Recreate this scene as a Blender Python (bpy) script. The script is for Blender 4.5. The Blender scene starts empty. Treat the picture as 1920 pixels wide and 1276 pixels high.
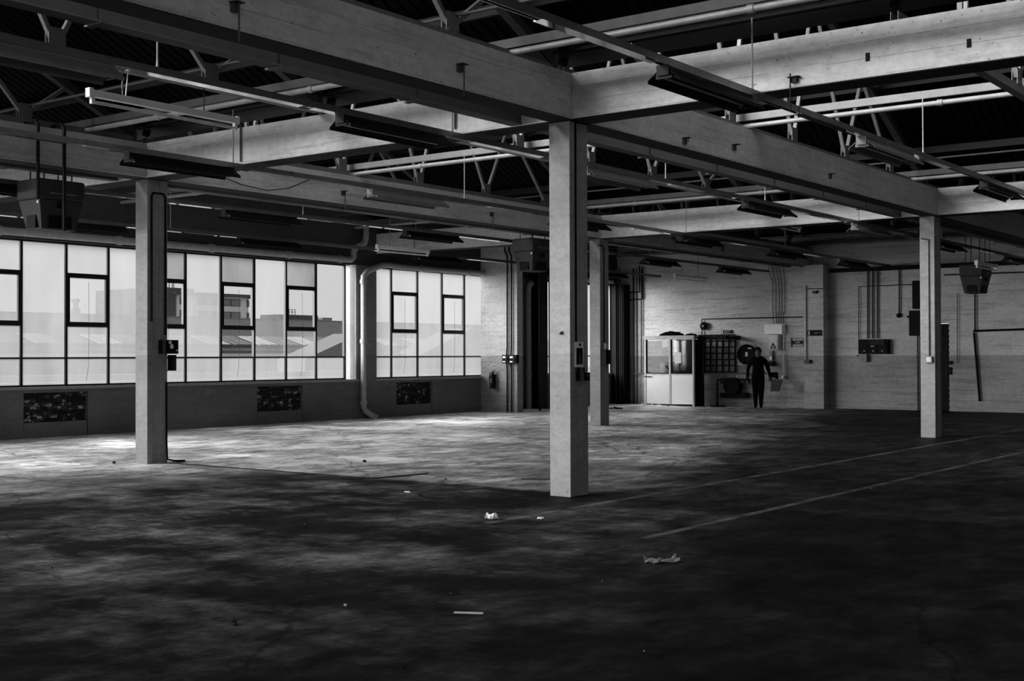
import bpy, bmesh, math, random
from mathutils import Vector, Matrix
random.seed(7)
SC = bpy.context.scene
COL = SC.collection
# ------------------------------------------------------------------ camera, sky, sun, exposure
FPX, YAW, PITCH, ROLL, EYE = 2370.56, 36.8428, .6806, .1728, 1.58
_a, _b, _r = (math.radians(v) for v in (YAW, PITCH, ROLL))
FW = Vector((math.cos(_a)*math.cos(_b), math.sin(_a)*math.cos(_b), math.sin(_b)))
RT = Vector((math.sin(_a), -math.cos(_a), 0))
UP = RT.cross(FW)
R2 = RT*math.cos(_r) - UP*math.sin(_r)
U2 = RT*math.sin(_r) + UP*math.cos(_r)
cam_d = bpy.data.cameras.new('camera')
cam = bpy.data.objects.new('camera', cam_d); COL.objects.link(cam)
M = Matrix((R2, U2, -FW)).transposed().to_4x4(); M.translation = (0, 0, EYE)
cam.matrix_world = M
cam_d.sensor_fit = 'HORIZONTAL'; cam_d.sensor_width = 36; cam_d.lens = 36*FPX/1920
cam_d.clip_start = .05; cam_d.clip_end = 2000
SC.camera = cam
def ray(px, py): return FW + R2*(px-960)/FPX + U2*(638-py)/FPX
def on_x(X, px, py):
    d = ray(px, py); t = X/d.x; return Vector((X, d.y*t, EYE+d.z*t))
def on_y(Y, px, py):
    d = ray(px, py); t = Y/d.y; return Vector((d.x*t, Y, EYE+d.z*t))

SKY, SUN_W, EXPO = .46, 14, 1.15
w = bpy.data.worlds.new('overcast'); SC.world = w; w.use_nodes = True
nt = w.node_tree; nt.nodes.clear()
o_ = nt.nodes.new('ShaderNodeOutputWorld'); bg = nt.nodes.new('ShaderNodeBackground')
tc = nt.nodes.new('ShaderNodeTexCoord'); sx = nt.nodes.new('ShaderNodeSeparateXYZ')
mr = nt.nodes.new('ShaderNodeMapRange'); mr.inputs[1].default_value = -.1; mr.inputs[2].default_value = 1.
mr.inputs[3].default_value = .92; mr.inputs[4].default_value = 1.15
cb = nt.nodes.new('ShaderNodeCombineXYZ')
nt.links.new(tc.outputs['Generated'], sx.inputs[0]); nt.links.new(sx.outputs[2], mr.inputs[0])
for i in range(3): nt.links.new(mr.outputs[0], cb.inputs[i])
nt.links.new(cb.outputs[0], bg.inputs[0]); bg.inputs[1].default_value = SKY
nt.links.new(bg.outputs[0], o_.inputs[0])
def sun(name, direction, strength, angle):
    l = bpy.data.lights.new(name, 'SUN'); l.energy = strength; l.angle = math.radians(angle)
    o = bpy.data.objects.new(name, l); COL.objects.link(o)
    o.rotation_euler = Vector(direction).to_track_quat('-Z', 'Y').to_euler()
sun('veiled_sun', (.70, -.60, -.24), SUN_W, 50)
SC.view_settings.view_transform = 'Standard'; SC.view_settings.look = 'None'
SC.view_settings.gamma = 1; SC.view_settings.use_curve_mapping = False
SC.view_settings.exposure = EXPO
SC.cycles.use_denoising = True
SC.cycles.max_bounces = 8; SC.cycles.transparent_max_bounces = 12
SC.cycles.sample_clamp_indirect = 4

# ------------------------------------------------------------------ materials
def g(v): return (v, v, v, 1)
class NT:
    def __init__(s, name):
        s.m = bpy.data.materials.new(name); s.m.use_nodes = True
        s.t = s.m.node_tree; s.t.nodes.clear()
        s.out = s.n('ShaderNodeOutputMaterial'); s.geo = None
    def n(s, typ, **kw):
        nd = s.t.nodes.new(typ)
        for k, v in kw.items(): setattr(nd, k, v)
        return nd
    def l(s, a, b): s.t.links.new(a, b)
    def pos(s):
        if not s.geo: s.geo = s.n('ShaderNodeNewGeometry')
        return s.geo.outputs['Position']
    def noise(s, scale, vec=None, sc=(1, 1, 1), detail=4, rough=.55):
        mp = s.n('ShaderNodeMapping'); mp.inputs['Scale'].default_value = sc
        s.l(vec or s.pos(), mp.inputs[0])
        n = s.n('ShaderNodeTexNoise'); n.inputs['Scale'].default_value = scale
        n.inputs['Detail'].default_value = detail; n.inputs['Roughness'].default_value = rough
        s.l(mp.outputs[0], n.inputs['Vector']); return n.outputs[0]
    def ramp(s, fac, stops):
        r = s.n('ShaderNodeValToRGB'); e = r.color_ramp.elements
        while len(e) < len(stops): e.new(.5)
        for i, (p, v) in enumerate(stops): e[i].position = p; e[i].color = g(v)
        s.l(fac, r.inputs[0]); return r.outputs[0]
    def math(s, op, a, b=None, c=None):
        m = s.n('ShaderNodeMath', operation=op)
        for i, v in enumerate((a, b, c)):
            if v is None: continue
            if isinstance(v, (int, float)): m.inputs[i].default_value = v
            else: s.l(v, m.inputs[i])
        return m.outputs[0]
    def xyz(s):
        x = s.n('ShaderNodeSeparateXYZ'); s.l(s.pos(), x.inputs[0]); return x.outputs
    def step(s, v, lo, hi):
        m = s.n('ShaderNodeMapRange'); m.inputs[1].default_value = lo; m.inputs[2].default_value = hi
        s.l(v, m.inputs[0]); return m.outputs[0]
    def rgb(s, v):
        c = s.n('ShaderNodeCombineXYZ')
        for i in range(3): s.l(v, c.inputs[i])
        return c.outputs[0]
    def bsdf(s, col, rough=.7, metal=0, spec=.5, bump=None, bs=.3, bd=.01):
        p = s.n('ShaderNodeBsdfPrincipled')
        if isinstance(col, (int, float)): p.inputs['Base Color'].default_value = g(col)
        else: s.l(s.rgb(col), p.inputs['Base Color'])
        if isinstance(rough, (int, float)): p.inputs['Roughness'].default_value = rough
        else: s.l(rough, p.inputs['Roughness'])
        p.inputs['Metallic'].default_value = metal
        if isinstance(spec, (int, float)): p.inputs['Specular IOR Level'].default_value = spec
        else: s.l(spec, p.inputs['Specular IOR Level'])
        if bump is not None:
            b = s.n('ShaderNodeBump'); b.inputs['Strength'].default_value = bs; b.inputs['Distance'].default_value = bd
            s.l(bump, b.inputs['Height']); s.l(b.outputs[0], p.inputs['Normal'])
        s.l(p.outputs[0], s.out.inputs[0]); return s.m

def plain(name, v, rough=.6, metal=0, spec=.5, var=.25, scale=6):
    n = NT(name); x = n.noise(scale)
    c = n.math('MULTIPLY', n.ramp(x, [(.25, 1-var), (.75, 1+var*.4)]), v)
    return n.bsdf(c, rough, metal, spec)
def concrete(name, hi, lo, dado=True, board=False, hz=1.6, marks=False, sm=.86):
    n = NT(name)
    big = n.ramp(n.noise(.55, sc=(1, 1, 2.2), detail=5), [(.3, .72), (.7, 1.08)])
    fine = n.ramp(n.noise(9, sc=(1, 1, 1.6), detail=8, rough=.7), [(.3, .8), (.62, 1.06)])
    pits = n.ramp(n.noise(30, detail=2), [(.26, .25), (.31, 1)])
    smear = n.ramp(n.noise(2.2, sc=(.35, .35, 5), detail=7, rough=.62), [(.36, sm), (.48, 1.0)])
    c = n.math('MULTIPLY', n.math('MULTIPLY', big, fine), n.math('MULTIPLY', pits, smear))
    if marks:
        zz = n.math('ADD', n.xyz()[2], n.math('MULTIPLY', n.noise(.8, detail=3), .03))
        fr = n.math('FRACT', n.math('DIVIDE', n.math('SUBTRACT', zz, 4.07), .163))
        ln = n.ramp(fr, [(0, .35), (.035, 1), (.97, 1), (1, .5)])
        msk = n.ramp(n.noise(.9, sc=(1, 1, 3), detail=5), [(.45, 0), (.55, 1)])
        c = n.math('MULTIPLY', c, n.math('ADD', 1, n.math('MULTIPLY', msk, n.math('SUBTRACT', ln, 1))))
    if dado:
        z = n.xyz()[2]
        s_ = n.step(z, hz-.004, hz+.004)
        base = n.math('ADD', n.math('MULTIPLY', s_, hi-lo), lo)
        c = n.math('MULTIPLY', c, base)
    else: c = n.math('MULTIPLY', c, hi)
    return n.bsdf(c, .75, spec=.25, bump=n.noise(22, detail=8), bs=.35, bd=.006)
m_col = concrete('painted_column', .38, .31, sm=.92)
m_soff = plain('soffit_shade', .03, .8, spec=.1)  # near-black colour stands in for the shade under the beams
m_beam = concrete('painted_beam', .7, .5, dado=False, marks=True, sm=.78)
m_plaster = concrete('painted_plaster', .22, .16)
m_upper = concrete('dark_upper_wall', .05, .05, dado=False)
m_block = concrete('render_block', .2, .16)
m_brick_l = concrete('painted_brick', .6, .33, hz=1.57, sm=.82)
m_brick_f = concrete('painted_brick_far', .7, .4, hz=1.55, sm=.72)
def brick_old():
    n = NT('bare_brick'); oi = n.n('ShaderNodeObjectInfo').outputs['Random']
    base = n.ramp(oi, [(0, .008), (.7, .02), (1, .05)])
    paint = n.ramp(n.noise(7, sc=(1, 1, 1.3), detail=5), [(.55, 0), (.6, 1)])
    c = n.math('ADD', base, n.math('MULTIPLY', n.math('MULTIPLY', paint, .38), n.ramp(oi, [(.2, .1), (.75, 1)])))
    return n.bsdf(c, .85, spec=.2, bump=n.noise(40), bs=.6)
m_bare = brick_old()
m_mortar = plain('sooty_mortar', .008, .9, spec=.1)
def floor_mat():
    n = NT('worn_concrete_floor'); X, Y, Z = n.xyz()
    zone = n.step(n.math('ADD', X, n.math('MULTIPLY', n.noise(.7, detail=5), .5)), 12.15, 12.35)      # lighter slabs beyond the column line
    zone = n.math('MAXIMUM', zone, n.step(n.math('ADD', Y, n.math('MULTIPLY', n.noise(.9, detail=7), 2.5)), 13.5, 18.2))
    light_falloff = n.math('MULTIPLY', n.math('MAXIMUM', n.math('SUBTRACT', X, 15), 0), .3)
    far = n.step(n.math('ADD', n.math('SUBTRACT', Y, light_falloff), n.math('MULTIPLY', n.noise(.5, detail=6), 3)), 9.5, 15.5)  # painted light falloff: floor tone darkens away from the windows
    big = n.noise(.42, sc=(1.2, .8, 1), detail=8, rough=.66)
    mid = n.noise(1.9, sc=(.8, 1.3, 1), detail=12, rough=.76)
    fine = n.noise(9, detail=10, rough=.8)
    dirt = n.ramp(mid, [(.38, .25), (.5, .8), (.62, 1.6)])
    pat = n.ramp(big, [(.36, .4), (.5, .85), (.6, 1.5), (.7, 2.6)])
    c0 = n.math('MULTIPLY', n.math('MULTIPLY', dirt, pat), n.ramp(fine, [(.36, .5), (.62, 1.2)]))
    tone = n.math('ADD', FL_DARK, n.math('MULTIPLY', zone, n.math('MULTIPLY_ADD', far, FL_WINLIGHT, FL_ZONE)))
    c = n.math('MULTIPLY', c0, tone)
    scuff = n.ramp(n.noise(.5, sc=(1.3, .8, 1), detail=12, rough=.74), [(.45, 0), (.53, .35), (.62, 1)])
    c = n.math('ADD', c, n.math('MULTIPLY', n.math('MULTIPLY', scuff, dirt), n.math('MULTIPLY', n.step(n.math('SUBTRACT', Y, n.math('MULTIPLY', X, .35)), 1.2, 7), .26)))
    v = n.n('ShaderNodeTexVoronoi', feature='DISTANCE_TO_EDGE'); v.inputs['Scale'].default_value = .45
    mp = n.n('ShaderNodeMixRGB'); mp.inputs[0].default_value = .35
    nz = n.n('ShaderNodeTexNoise'); nz.inputs['Scale'].default_value = 1.2; nz.inputs['Detail'].default_value = 6
    n.l(n.pos(), nz.inputs['Vector']); n.l(n.pos(), mp.inputs[1]); n.l(nz.outputs[1], mp.inputs[2]); n.l(mp.outputs[0], v.inputs['Vector'])
    crack = n.ramp(v.outputs[0], [(.0, .35), (.008, 1)])
    c = n.math('MULTIPLY', c, crack)
    # faded painted walkway lines on the slab
    def line(a, b, v0): return n.math('MULTIPLY', n.step(v0, a, a+.02), n.math('SUBTRACT', 1, n.step(v0, b, b+.02)))
    wear = n.ramp(n.noise(3.5, detail=6), [(.38, .15), (.6, 1)])
    ln = n.math('ADD', line(7.30, 7.40, Y), line(5.60, 5.69, Y))
    ln = n.math('MULTIPLY', n.math('MULTIPLY', ln, wear), n.step(X, 9.4, 9.42))
    ln2 = n.math('MULTIPLY', line(16.3, 16.38, Y), n.math('MULTIPLY', wear, .8))
    c = n.math('ADD', c, n.math('MULTIPLY', n.math('ADD', ln, ln2), .09))
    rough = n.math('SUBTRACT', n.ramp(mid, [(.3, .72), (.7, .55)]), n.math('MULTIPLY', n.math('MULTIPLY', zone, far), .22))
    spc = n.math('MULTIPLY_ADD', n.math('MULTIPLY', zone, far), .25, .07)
    return n.bsdf(c, rough, spec=spc, bump=n.noise(5, detail=12, rough=.75), bs=.35, bd=.015)
FL_DARK, FL_ZONE, FL_WINLIGHT = .010, .014, 1.2
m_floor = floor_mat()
m_steel = plain('dull_grey_steel', .08, .6, spec=.25)
m_steel_l = plain('pale_painted_steel', .2, .45, spec=.5)
m_web = plain('grey_painted_web', .17, .5)
m_dark = plain('dark_steel', .01, .6, spec=.2)
m_gut = plain('dark_gutter_steel', .045, .5, spec=.25)
m_black = plain('black_enamel', .003, .6, spec=.12)
m_blackc = plain('black_cloth', .003, .9, spec=.05)
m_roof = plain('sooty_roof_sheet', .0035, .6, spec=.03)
m_pipe = plain('painted_pipe', .33, .4)
m_dpipe = plain('dark_conduit', .01, .6, spec=.2)
m_white = plain('white_enamel', .88, .45, var=.06)
m_offw = plain('off_white_board', .6, .5)
m_tube = plain('lamp_tube_glass', .8, .2)
m_trunk = plain('trunking_paint', .12, .2, metal=.3, spec=.8)
m_gloss = plain('polished_steel_cover', .85, .06, metal=1, spec=1.0)
m_refl_p = plain('lit_reflector_outside', .14, .5)  # lightened copy of the reflector colour, so chosen wings look lit
m_refl = plain('reflector_outside', .01, .6, spec=.15)
m_refl_in = plain('reflector_inside', .7, .3)
m_frame = plain('black_window_frame', .008, .5, spec=.3)
m_sill = plain('pale_sill', .3, .4)
m_heater = plain('heater_casing', .04, .6, spec=.2)
m_paper = plain('paper', .9, .8, var=.1)
m_skin = plain('skin', .09, .6)
m_out_roof = plain('slate_roof', .06, .9, spec=.03, var=.3, scale=1.5)
m_out_pale = plain('pale_render', .12, .9, spec=.03, var=.12, scale=.5)
m_out_white = plain('white_render', .5, .9, spec=.03, var=.1, scale=.3)
m_out_dark = plain('dark_cladding', .03, .9, spec=.03, scale=1)
m_out_ground = plain('pale_yard', .15, .9, spec=.03, var=.12, scale=.2)
m_out_sky = plain('rooflight_glass', .3, .9, spec=.03, var=.1)
m_out_grey = plain('grey_flashing', .14, .9, spec=.03)
def glass(name, dirt, tint=.82, alb=None):
    n = NT(name)
    st = n.noise(1.4, sc=(1, 1, .28), detail=6)
    bl = n.noise(.8, detail=3)
    f = n.math('MULTIPLY', n.ramp(st, [(.3, .82), (.7, 1.12)]), n.ramp(bl, [(.3, .85), (.7, 1.1)]))
    f = n.math('MULTIPLY', f, dirt*.72); f = n.math('MINIMUM', f, 1)
    tr = n.n('ShaderNodeBsdfTransparent'); tr.inputs[0].default_value = g(tint)
    tl = n.n('ShaderNodeBsdfTranslucent'); alb = alb or DIRT_A; n.l(n.rgb(n.ramp(st, [(.25, alb*.78), (.6, alb)])), tl.inputs[0])
    mx = n.n('ShaderNodeMixShader'); n.l(f, mx.inputs[0]); n.l(tr.outputs[0], mx.inputs[1]); n.l(tl.outputs[0], mx.inputs[2])
    gl = n.n('ShaderNodeBsdfGlossy'); gl.inputs[0].default_value = g(.8); gl.inputs[1].default_value = .05
    m2 = n.n('ShaderNodeMixShader'); m2.inputs[0].default_value = .04
    n.l(mx.outputs[0], m2.inputs[1]); n.l(gl.outputs[0], m2.inputs[2]); n.l(m2.outputs[0], n.out.inputs[0]); return n.m
DIRT_A = .215
GL = {d: glass('dirty_glass_%d' % int(d*100), d) for d in (.06, .2, .45, .65, .8, .92)}
GL[.06] = glass('clear_glass', .015)
GL[1] = glass('grey_filmed_glass', 1.15, alb=.17)
m_north = glass('roof_glazing', .3, .85)

m_plainglass = glass('booth_glass', .05, .8)

# ------------------------------------------------------------------ mesh helpers
class MB:
    def __init__(s): s.v = []; s.f = []
    def box(s, x0, x1, y0, y1, z0, z1):
        b = len(s.v)
        s.v += [(x, y, z) for z in (z0, z1) for y in (y0, y1) for x in (x0, x1)]
        s.f += [[b+i for i in q] for q in ((0, 2, 3, 1), (4, 5, 7, 6), (0, 1, 5, 4), (2, 6, 7, 3), (0, 4, 6, 2), (1, 3, 7, 5))]
        return s
    def tube(s, pts, r, n=10, caps=True):
        pts = [Vector(p) for p in pts]; rs = r if isinstance(r, (list, tuple)) else [r]*len(pts)
        rings = []; prev = None
        for i, p in enumerate(pts):
            if i == 0: t = pts[1]-p
            elif i == len(pts)-1: t = p-pts[i-1]
            else: t = (pts[i+1]-p).normalized()+(p-pts[i-1]).normalized()
            t.normalize()
            if prev is None:
                a = Vector((0, 0, 1)) if abs(t.z) < .9 else Vector((1, 0, 0))
                u = t.cross(a).normalized()
            else:
                u = (prev - t*prev.dot(t)).normalized()
            prev = u; v = t.cross(u)
            b = len(s.v); rings.append(b)
            for k in range(n):
                an = 2*math.pi*k/n
                s.v.append(tuple(p + (u*math.cos(an)+v*math.sin(an))*rs[i]))
        for a, b in zip(rings, rings[1:]):
            for k in range(n): s.f.append([a+k, a+(k+1) % n, b+(k+1) % n, b+k])
        if caps:
            s.f.append([rings[0]+k for k in range(n)][::-1]); s.f.append([rings[-1]+k for k in range(n)])
        return s
    def bar(s, p, q, w_, h_, up=(0, 0, 1)):
        p, q = Vector(p), Vector(q); t = (q-p).normalized(); u = t.cross(Vector(up)).normalized(); v = u.cross(t)
        b = len(s.v)
        for c in (p, q):
            for a, d in ((-1, -1), (1, -1), (1, 1), (-1, 1)): s.v.append(tuple(c+u*a*w_/2+v*d*h_/2))
        s.f += [[b, b+1, b+2, b+3][::-1], [b+4, b+5, b+6, b+7]] + [[b+k, b+(k+1) % 4, b+4+(k+1) % 4, b+4+k] for k in range(4)]
        return s
    def prism(s, poly, axis, a0, a1):
        b = len(s.v); n = len(poly)
        for a in (a0, a1):
            for p, q in poly: s.v.append({'x': (a, p, q), 'y': (p, a, q), 'z': (p, q, a)}[axis])
        s.f += [[b+k for k in range(n)][::-1], [b+n+k for k in range(n)]]
        s.f += [[b+k, b+(k+1) % n, b+n+(k+1) % n, b+n+k] for k in range(n)]
        return s
    def lathe(s, prof, n=16, o=(0, 0, 0), axis='z'):
        b = len(s.v)
        for r, h in prof:
            for k in range(n):
                a = 2*math.pi*k/n; c, d = r*math.cos(a), r*math.sin(a)
                p = {'z': (c, d, h), 'x': (h, c, d), 'y': (c, h, d)}[axis]
                s.v.append((p[0]+o[0], p[1]+o[1], p[2]+o[2]))
        for i in range(len(prof)-1):
            for k in range(n): s.f.append([b+i*n+k, b+i*n+(k+1) % n, b+(i+1)*n+(k+1) % n, b+(i+1)*n+k])
        s.f.append([b+k for k in range(n)][::-1]); s.f.append([b+(len(prof)-1)*n+k for k in range(n)]); return s
    def mesh(s, name, mat, smooth=False, bevel=0):
        me = bpy.data.meshes.new(name); me.from_pydata(s.v, [], s.f)
        bm = bmesh.new(); bm.from_mesh(me); bmesh.ops.recalc_face_normals(bm, faces=bm.faces)
        if bevel:
            bmesh.ops.bevel(bm, geom=list(bm.edges), offset=bevel, segments=2, affect='EDGES', profile=.5)
        bm.to_mesh(me); bm.free(); me.materials.append(mat)
        if smooth: me.shade_smooth(); me.set_sharp_from_angle(angle=math.radians(40))
        return me
    def build(s, name, mat, parent=None, smooth=False, bevel=0, loc=None, label=None):
        o = bpy.data.objects.new(name, s.mesh(name, mat, smooth, bevel)); COL.objects.link(o)
        if parent: o.parent = parent
        if loc: o.location = loc
        if label: o['label'] = label
        return o
def tag(o, label, cat, group=None, kind=None):
    o['label'] = label; o['category'] = cat
    if group: o['group'] = group
    if kind: o['kind'] = kind
    return o
def empty(name, loc, label=None, cat=None, group=None, rz=0, kind=None):
    o = bpy.data.objects.new(name, None); COL.objects.link(o); o.location = loc; o.rotation_euler = (0, 0, rz)
    o.empty_display_size = .1
    if label: tag(o, label, cat, group)
    if kind: o['kind'] = kind
    return o
def struct(o, label=None):
    o['kind'] = 'structure'
    if label: o['label'] = label
    return o
KIDS = {}
def copy_tree(o, parent=None):
    c = o.copy(); COL.objects.link(c)
    if parent: c.parent = parent
    for ch in [x for x in COL.objects if x.parent == o]: copy_tree(ch, c)
    return c
ORD = ['first', 'second', 'third', 'fourth', 'fifth', 'sixth', 'seventh', 'eighth', 'ninth', 'tenth', 'eleventh', 'twelfth']

# ------------------------------------------------------------------ grid
X0, Y0, DX, DY, ZB, ZT = 11.6703, 7.9335, 12.2562, 7.5161, 4.2009, 4.7062
YW, XF = 22.2, 35.43
XS = [X0-2*DX, X0-DX, X0, X0+DX]
YS = [Y0-DY, Y0, Y0+DY]

# floor
fb = MB().box(-13.2, 37.6, -8, 22.2, -.3, -.004).build('floor', m_mortar); struct(fb)
JX = 9.35
for (a, b) in ((-13.2, JX-.009), (JX+.009, 37.6)):
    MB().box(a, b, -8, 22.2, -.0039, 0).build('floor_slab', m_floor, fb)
MB().box(JX-.012, JX+.012, -8, 22.1, -.0038, .0006).build('joint_filler', m_black, fb)
# wall_left (window wall)
wl = MB()
W1 = (12.0-7*.99, 23.1); W2 = (23.83, 29.3); W3 = (31.0, 34.97)
W0 = (-11.5, 4.3)
SILL, HEAD, T = 1.0, 3.87, .34
xs = [-13.2, W0[0], W0[1], W1[0], W1[1], W2[0], W2[1], W3[0], W3[1], 36.2]
RC = [(13.89, 15.33), (19.82, 21.26), (24.59, 26.04)]
for a, b in zip(xs[0::2], xs[1::2]): wl.box(a, b, YW, YW+T, SILL, HEAD)
cuts = sorted([-13.2, 36.2] + [v for r_ in RC for v in r_])
for a, b in zip(cuts[0::2], cuts[1::2]): wl.box(a, b, YW, YW+T, 0, SILL)
for a, b in RC:
    wl.box(a, b, YW, YW+T, .88, SILL).box(a, b, YW+.13, YW+T, 0, .88)
wall_left = struct(wl.build('wall_left', m_plaster))
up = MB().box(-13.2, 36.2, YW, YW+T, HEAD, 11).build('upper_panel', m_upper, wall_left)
sk = MB()
for a, b in zip(cuts[0::2], cuts[1::2]): sk.box(a, b, YW-.012, YW, .0, .13)
struct(sk.build('baseboard_left', m_plaster))
for a, b in RC:
    MB().box(a+.01, b-.03, YW+.004, YW+.129, 0, .30).build('recess_plinth', m_block, wall_left)
    z = .305; row = 0
    while z < .86:
        x = a - (.11 if row % 2 else 0)
        while x < b:
            l_, r_ = max(x, a+.004), min(x+.215, b-.004)
            if r_-l_ > .03:
                d = random.uniform(0, .022); h_ = min(.065, .878-z)
                MB().box(l_, r_, YW+.07+d, YW+.129, z, z+h_).build('brick', m_bare, wall_left)
            x += .226
        z += .0765; row += 1
# exterior part of window wall head pipe etc. follow below. sills
def sill(name, a, b):
    s = MB().box(a-.03, b+.03, YW-.06, YW+.16, SILL-.035, SILL+.0).box(a-.03, b+.03, YW-.06, YW-.045, SILL-.055, SILL-.035)
    return s.build(name, m_sill, None)
def window(idx, x_r, mull, openers, x_end, dirt):
    """mull: mullion x positions ascending; panes between; openers: set of bay indices; dirt: function(bay,row)"""
    f = MB(); y0, y1 = YW+.17, YW+.22
    a, b = mull[0], mull[-1]
    f.box(a-.02, b+.02, y0, y1, SILL, SILL+.03).box(a-.02, b+.02, y0, y1, HEAD-.03, HEAD)
    for x in mull: f.box(x-.026, x+.026, y0-.02, y1, SILL, HEAD)
    f.box(a, b, y0, y1, 1.545, 1.575)
    root = struct(f.build('window_%d' % idx, m_frame))
    s_ = sill('window_sill', x_r[0], x_r[1]); s_.parent = root
    # cream reveals
    MB().box(x_r[0]-.0, x_r[0]+.012, YW, YW+T, SILL, HEAD).box(x_r[1]-.012, x_r[1], YW, YW+T, SILL, HEAD).build('reveal', m_sill, root)
    if x_r[1]-b > .06: MB().box(b+.02, x_r[1]-.013, y0+.02, y1-.01, SILL+.01, HEAD-.01).build('side_light', GL[.8], root)
    for i, (p, q) in enumerate(zip(mull, mull[1:])):
        def pane(z0, z1, d, par=root, ins=.02): MB().box(p+ins, q-ins, y0+.02, y0+.026, z0, z1).build('pane', GL[d], par)
        pane(SILL+.02, 1.55, dirt(i, 0))
        if i in openers:
            f2 = MB().box(p, q, y0-.01, y1, 2.19, 2.25).box(p, q, y0-.01, y1, 3.21, 3.27)
            f2.build('transom', m_frame, root)
            sa = MB().box(p+.03, p+.075, y0-.03, y1-.01, 2.25, 3.21).box(q-.075, q-.03, y0-.03, y1-.01, 2.25, 3.21)
            sa.box(p+.075, q-.075, y0-.03, y1-.01, 2.25, 2.285).box(p+.075, q-.075, y0-.03, y1-.01, 3.175, 3.21)
            sash = sa.build('sash', m_frame, root)
            pane(2.28, 3.18, dirt(i, 2), sash, .07); pane(1.57, 2.2, dirt(i, 1)); pane(3.26, HEAD-.02, dirt(i, 3))
            MB().tube([(p+.5, y0-.04, 3.1), (p+.505, y0-.045, 2.2), (p+.49, y0-.05, 1.4), (p+.44, y0-.05, 1.1)], .0035, 5).build('pull_cord', m_dark, sash)
        else: pane(1.57, HEAD-.02, dirt(i, 1))
    return root
m1 = [22.85-.99*k for k in range(18, -1, -1)]      # 5.03 .. 22.85
def d1(i, r):
    k = 17-i      # bay counted from the right end
    t = {0: (.8, .06, 0, 0), 1: (.65, .2, .06, 1), 2: (.8, .2, 0, 0), 3: (.8, .06, .06, 1), 4: (.8, .8, 0, 0),
         5: (.8, .65, .06, 1), 6: (.65, .65, 0, 0), 7: (.8, .65, .65, .8), 8: (.8, .8, 0, 0), 9: (.8, .8, .65, .8), 10: (.8, .8, 0, 0)}
    t = t.get(k, (.8, .2, .06, .06)); return t[r] or .8  # out-of-view bays get clear glass to bring in more light
window(1, W1, m1, {i for i in range(18) if (17-i) % 2 == 1}, W1[1], d1)
m2 = [23.86, 24.58, 25.62, 26.64, 27.62, 28.5, 29.28]
window(2, W2, m2, {1, 3}, W2[1], lambda i, r: (.8, .65, .45, .65)[r])
m3 = [31.03, 31.62, 32.7, 33.8, 34.93]
window(3, W3, m3, {0, 2}, W3[1], lambda i, r: .45)
m0 = [-11.45+.985*k for k in range(17)]
window(4, W0, m0, set(), W0[1], lambda i, r: .06)  # unseen window, panes made clear to boost the light inside

# far wall
wb = MB().box(XF, XF+.35, 12.25, 22.2, 0, 5.15).box(XF, XF+.35, 11.35, 12.25, 2.45, 5.15).box(XF, XF+.35, -8, 11.35, 0, 5.15)
wall_back = struct(wb.build('wall_back', m_brick_f))
def brickwork(name, mat, parent, fixed, axis, a0, a1, z0, z1, sgn, skip=None, loose=False):
    mb = MB(); z = z0; row = 0
    while z < z1-.02:
        a = a0 - (.112 if row % 2 else 0); rd = random.choice((.002, .004, .007, .012) if loose else (.003, .004))
        while a < a1:
            l_, r_ = max(a, a0), min(a+(.2259 if loose and random.random() < .7 else .2215), a1)
            if r_-l_ > .02 and not (skip and skip((l_+r_)/2, z)):
                d = rd+random.choice((0, 0, .0008, .0015)) ; h_ = min(z+(.0635 if loose else .066), z1)
                p, q = fixed+sgn*d, fixed
                if axis == 'y': mb.box(min(p, q), max(p, q), l_, r_, z, h_)
                else: mb.box(l_, r_, min(p, q), max(p, q), z, h_)
            a += .226
        z += .0755; row += 1
    o = mb.build(name, mat, parent); o['kind'] = 'stuff'; return o
brickwork('brickwork', m_brick_f, wall_back, XF, 'y', 3, 22.2, 0, 4.2, -1, lambda a, z: (11.3 < a < 12.3 and z < 2.45) or 14.8 < a < 15.5, loose=True)
pil = MB().box(34.98, XF, 14.85, 15.46, 0, 4.21).build('wall_pier', m_brick_f); tag(pil, 'plain painted pier on the far wall beside the warning notice', 'pier', kind='structure')
# door behind column
dr = MB().box(XF+.12, XF+.17, 11.37, 12.23, 0, 2.43).build('door_1', m_black); struct(dr)
MB().box(XF+.05, XF+.12, 11.42, 11.46, .95, 1.25).build('handle', m_dark, dr)
# nib wall
nib = MB().box(28.16, 28.42, 20.92, 22.2, 0, 4.7).build('wall_nib', m_brick_l); tag(nib, 'painted brick stub wall beside the second window, carrying the extinguisher', 'wall', kind='structure')
brickwork('brickwork', m_brick_l, nib, 28.16, 'y', 20.92, 22.2, 0, 4.69, -1)
# other walls
wr = MB().box(-13.2, -11, -8.3, -8, 0, 11).box(-11, 14, -8.3, -8, 0, .3).box(-11, 14, -8.3, -8, 4.7, 11).box(14, 36.2, -8.3, -8, 0, 11)
for k in range(1, 5): wr.box(-11+5*k-.3, -11+5*k+.3, -8.3, -8, .3, 4.7)
struct(wr.build('wall_right', m_upper))
for k in range(5):  # unseen windows added as fill light for the shaded faces
    a, b = -11+5*k+(.3 if k else 0), -11+5*(k+1)-(.3 if k < 4 else 0)
    f = MB()
    for j in range(6):
        x = a+(b-a)*j/5; f.box(x-.03, x+.03, -8.2, -8.15, .3, 4.7)
    r_ = struct(f.build('window_%d' % (20+k), m_frame)); MB().box(a, b, -8.18, -8.17, .3, 4.7).build('pane', GL[.06], r_)
wf = MB().box(-13.5, -13.2, -8, -5, 0, 11).box(-13.5, -13.2, -5, 20, 0, 1.1).box(-13.5, -13.2, 20, 22.54, 0, 11).box(-13.5, -13.2, -5, 20, 3.9, 11)
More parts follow.
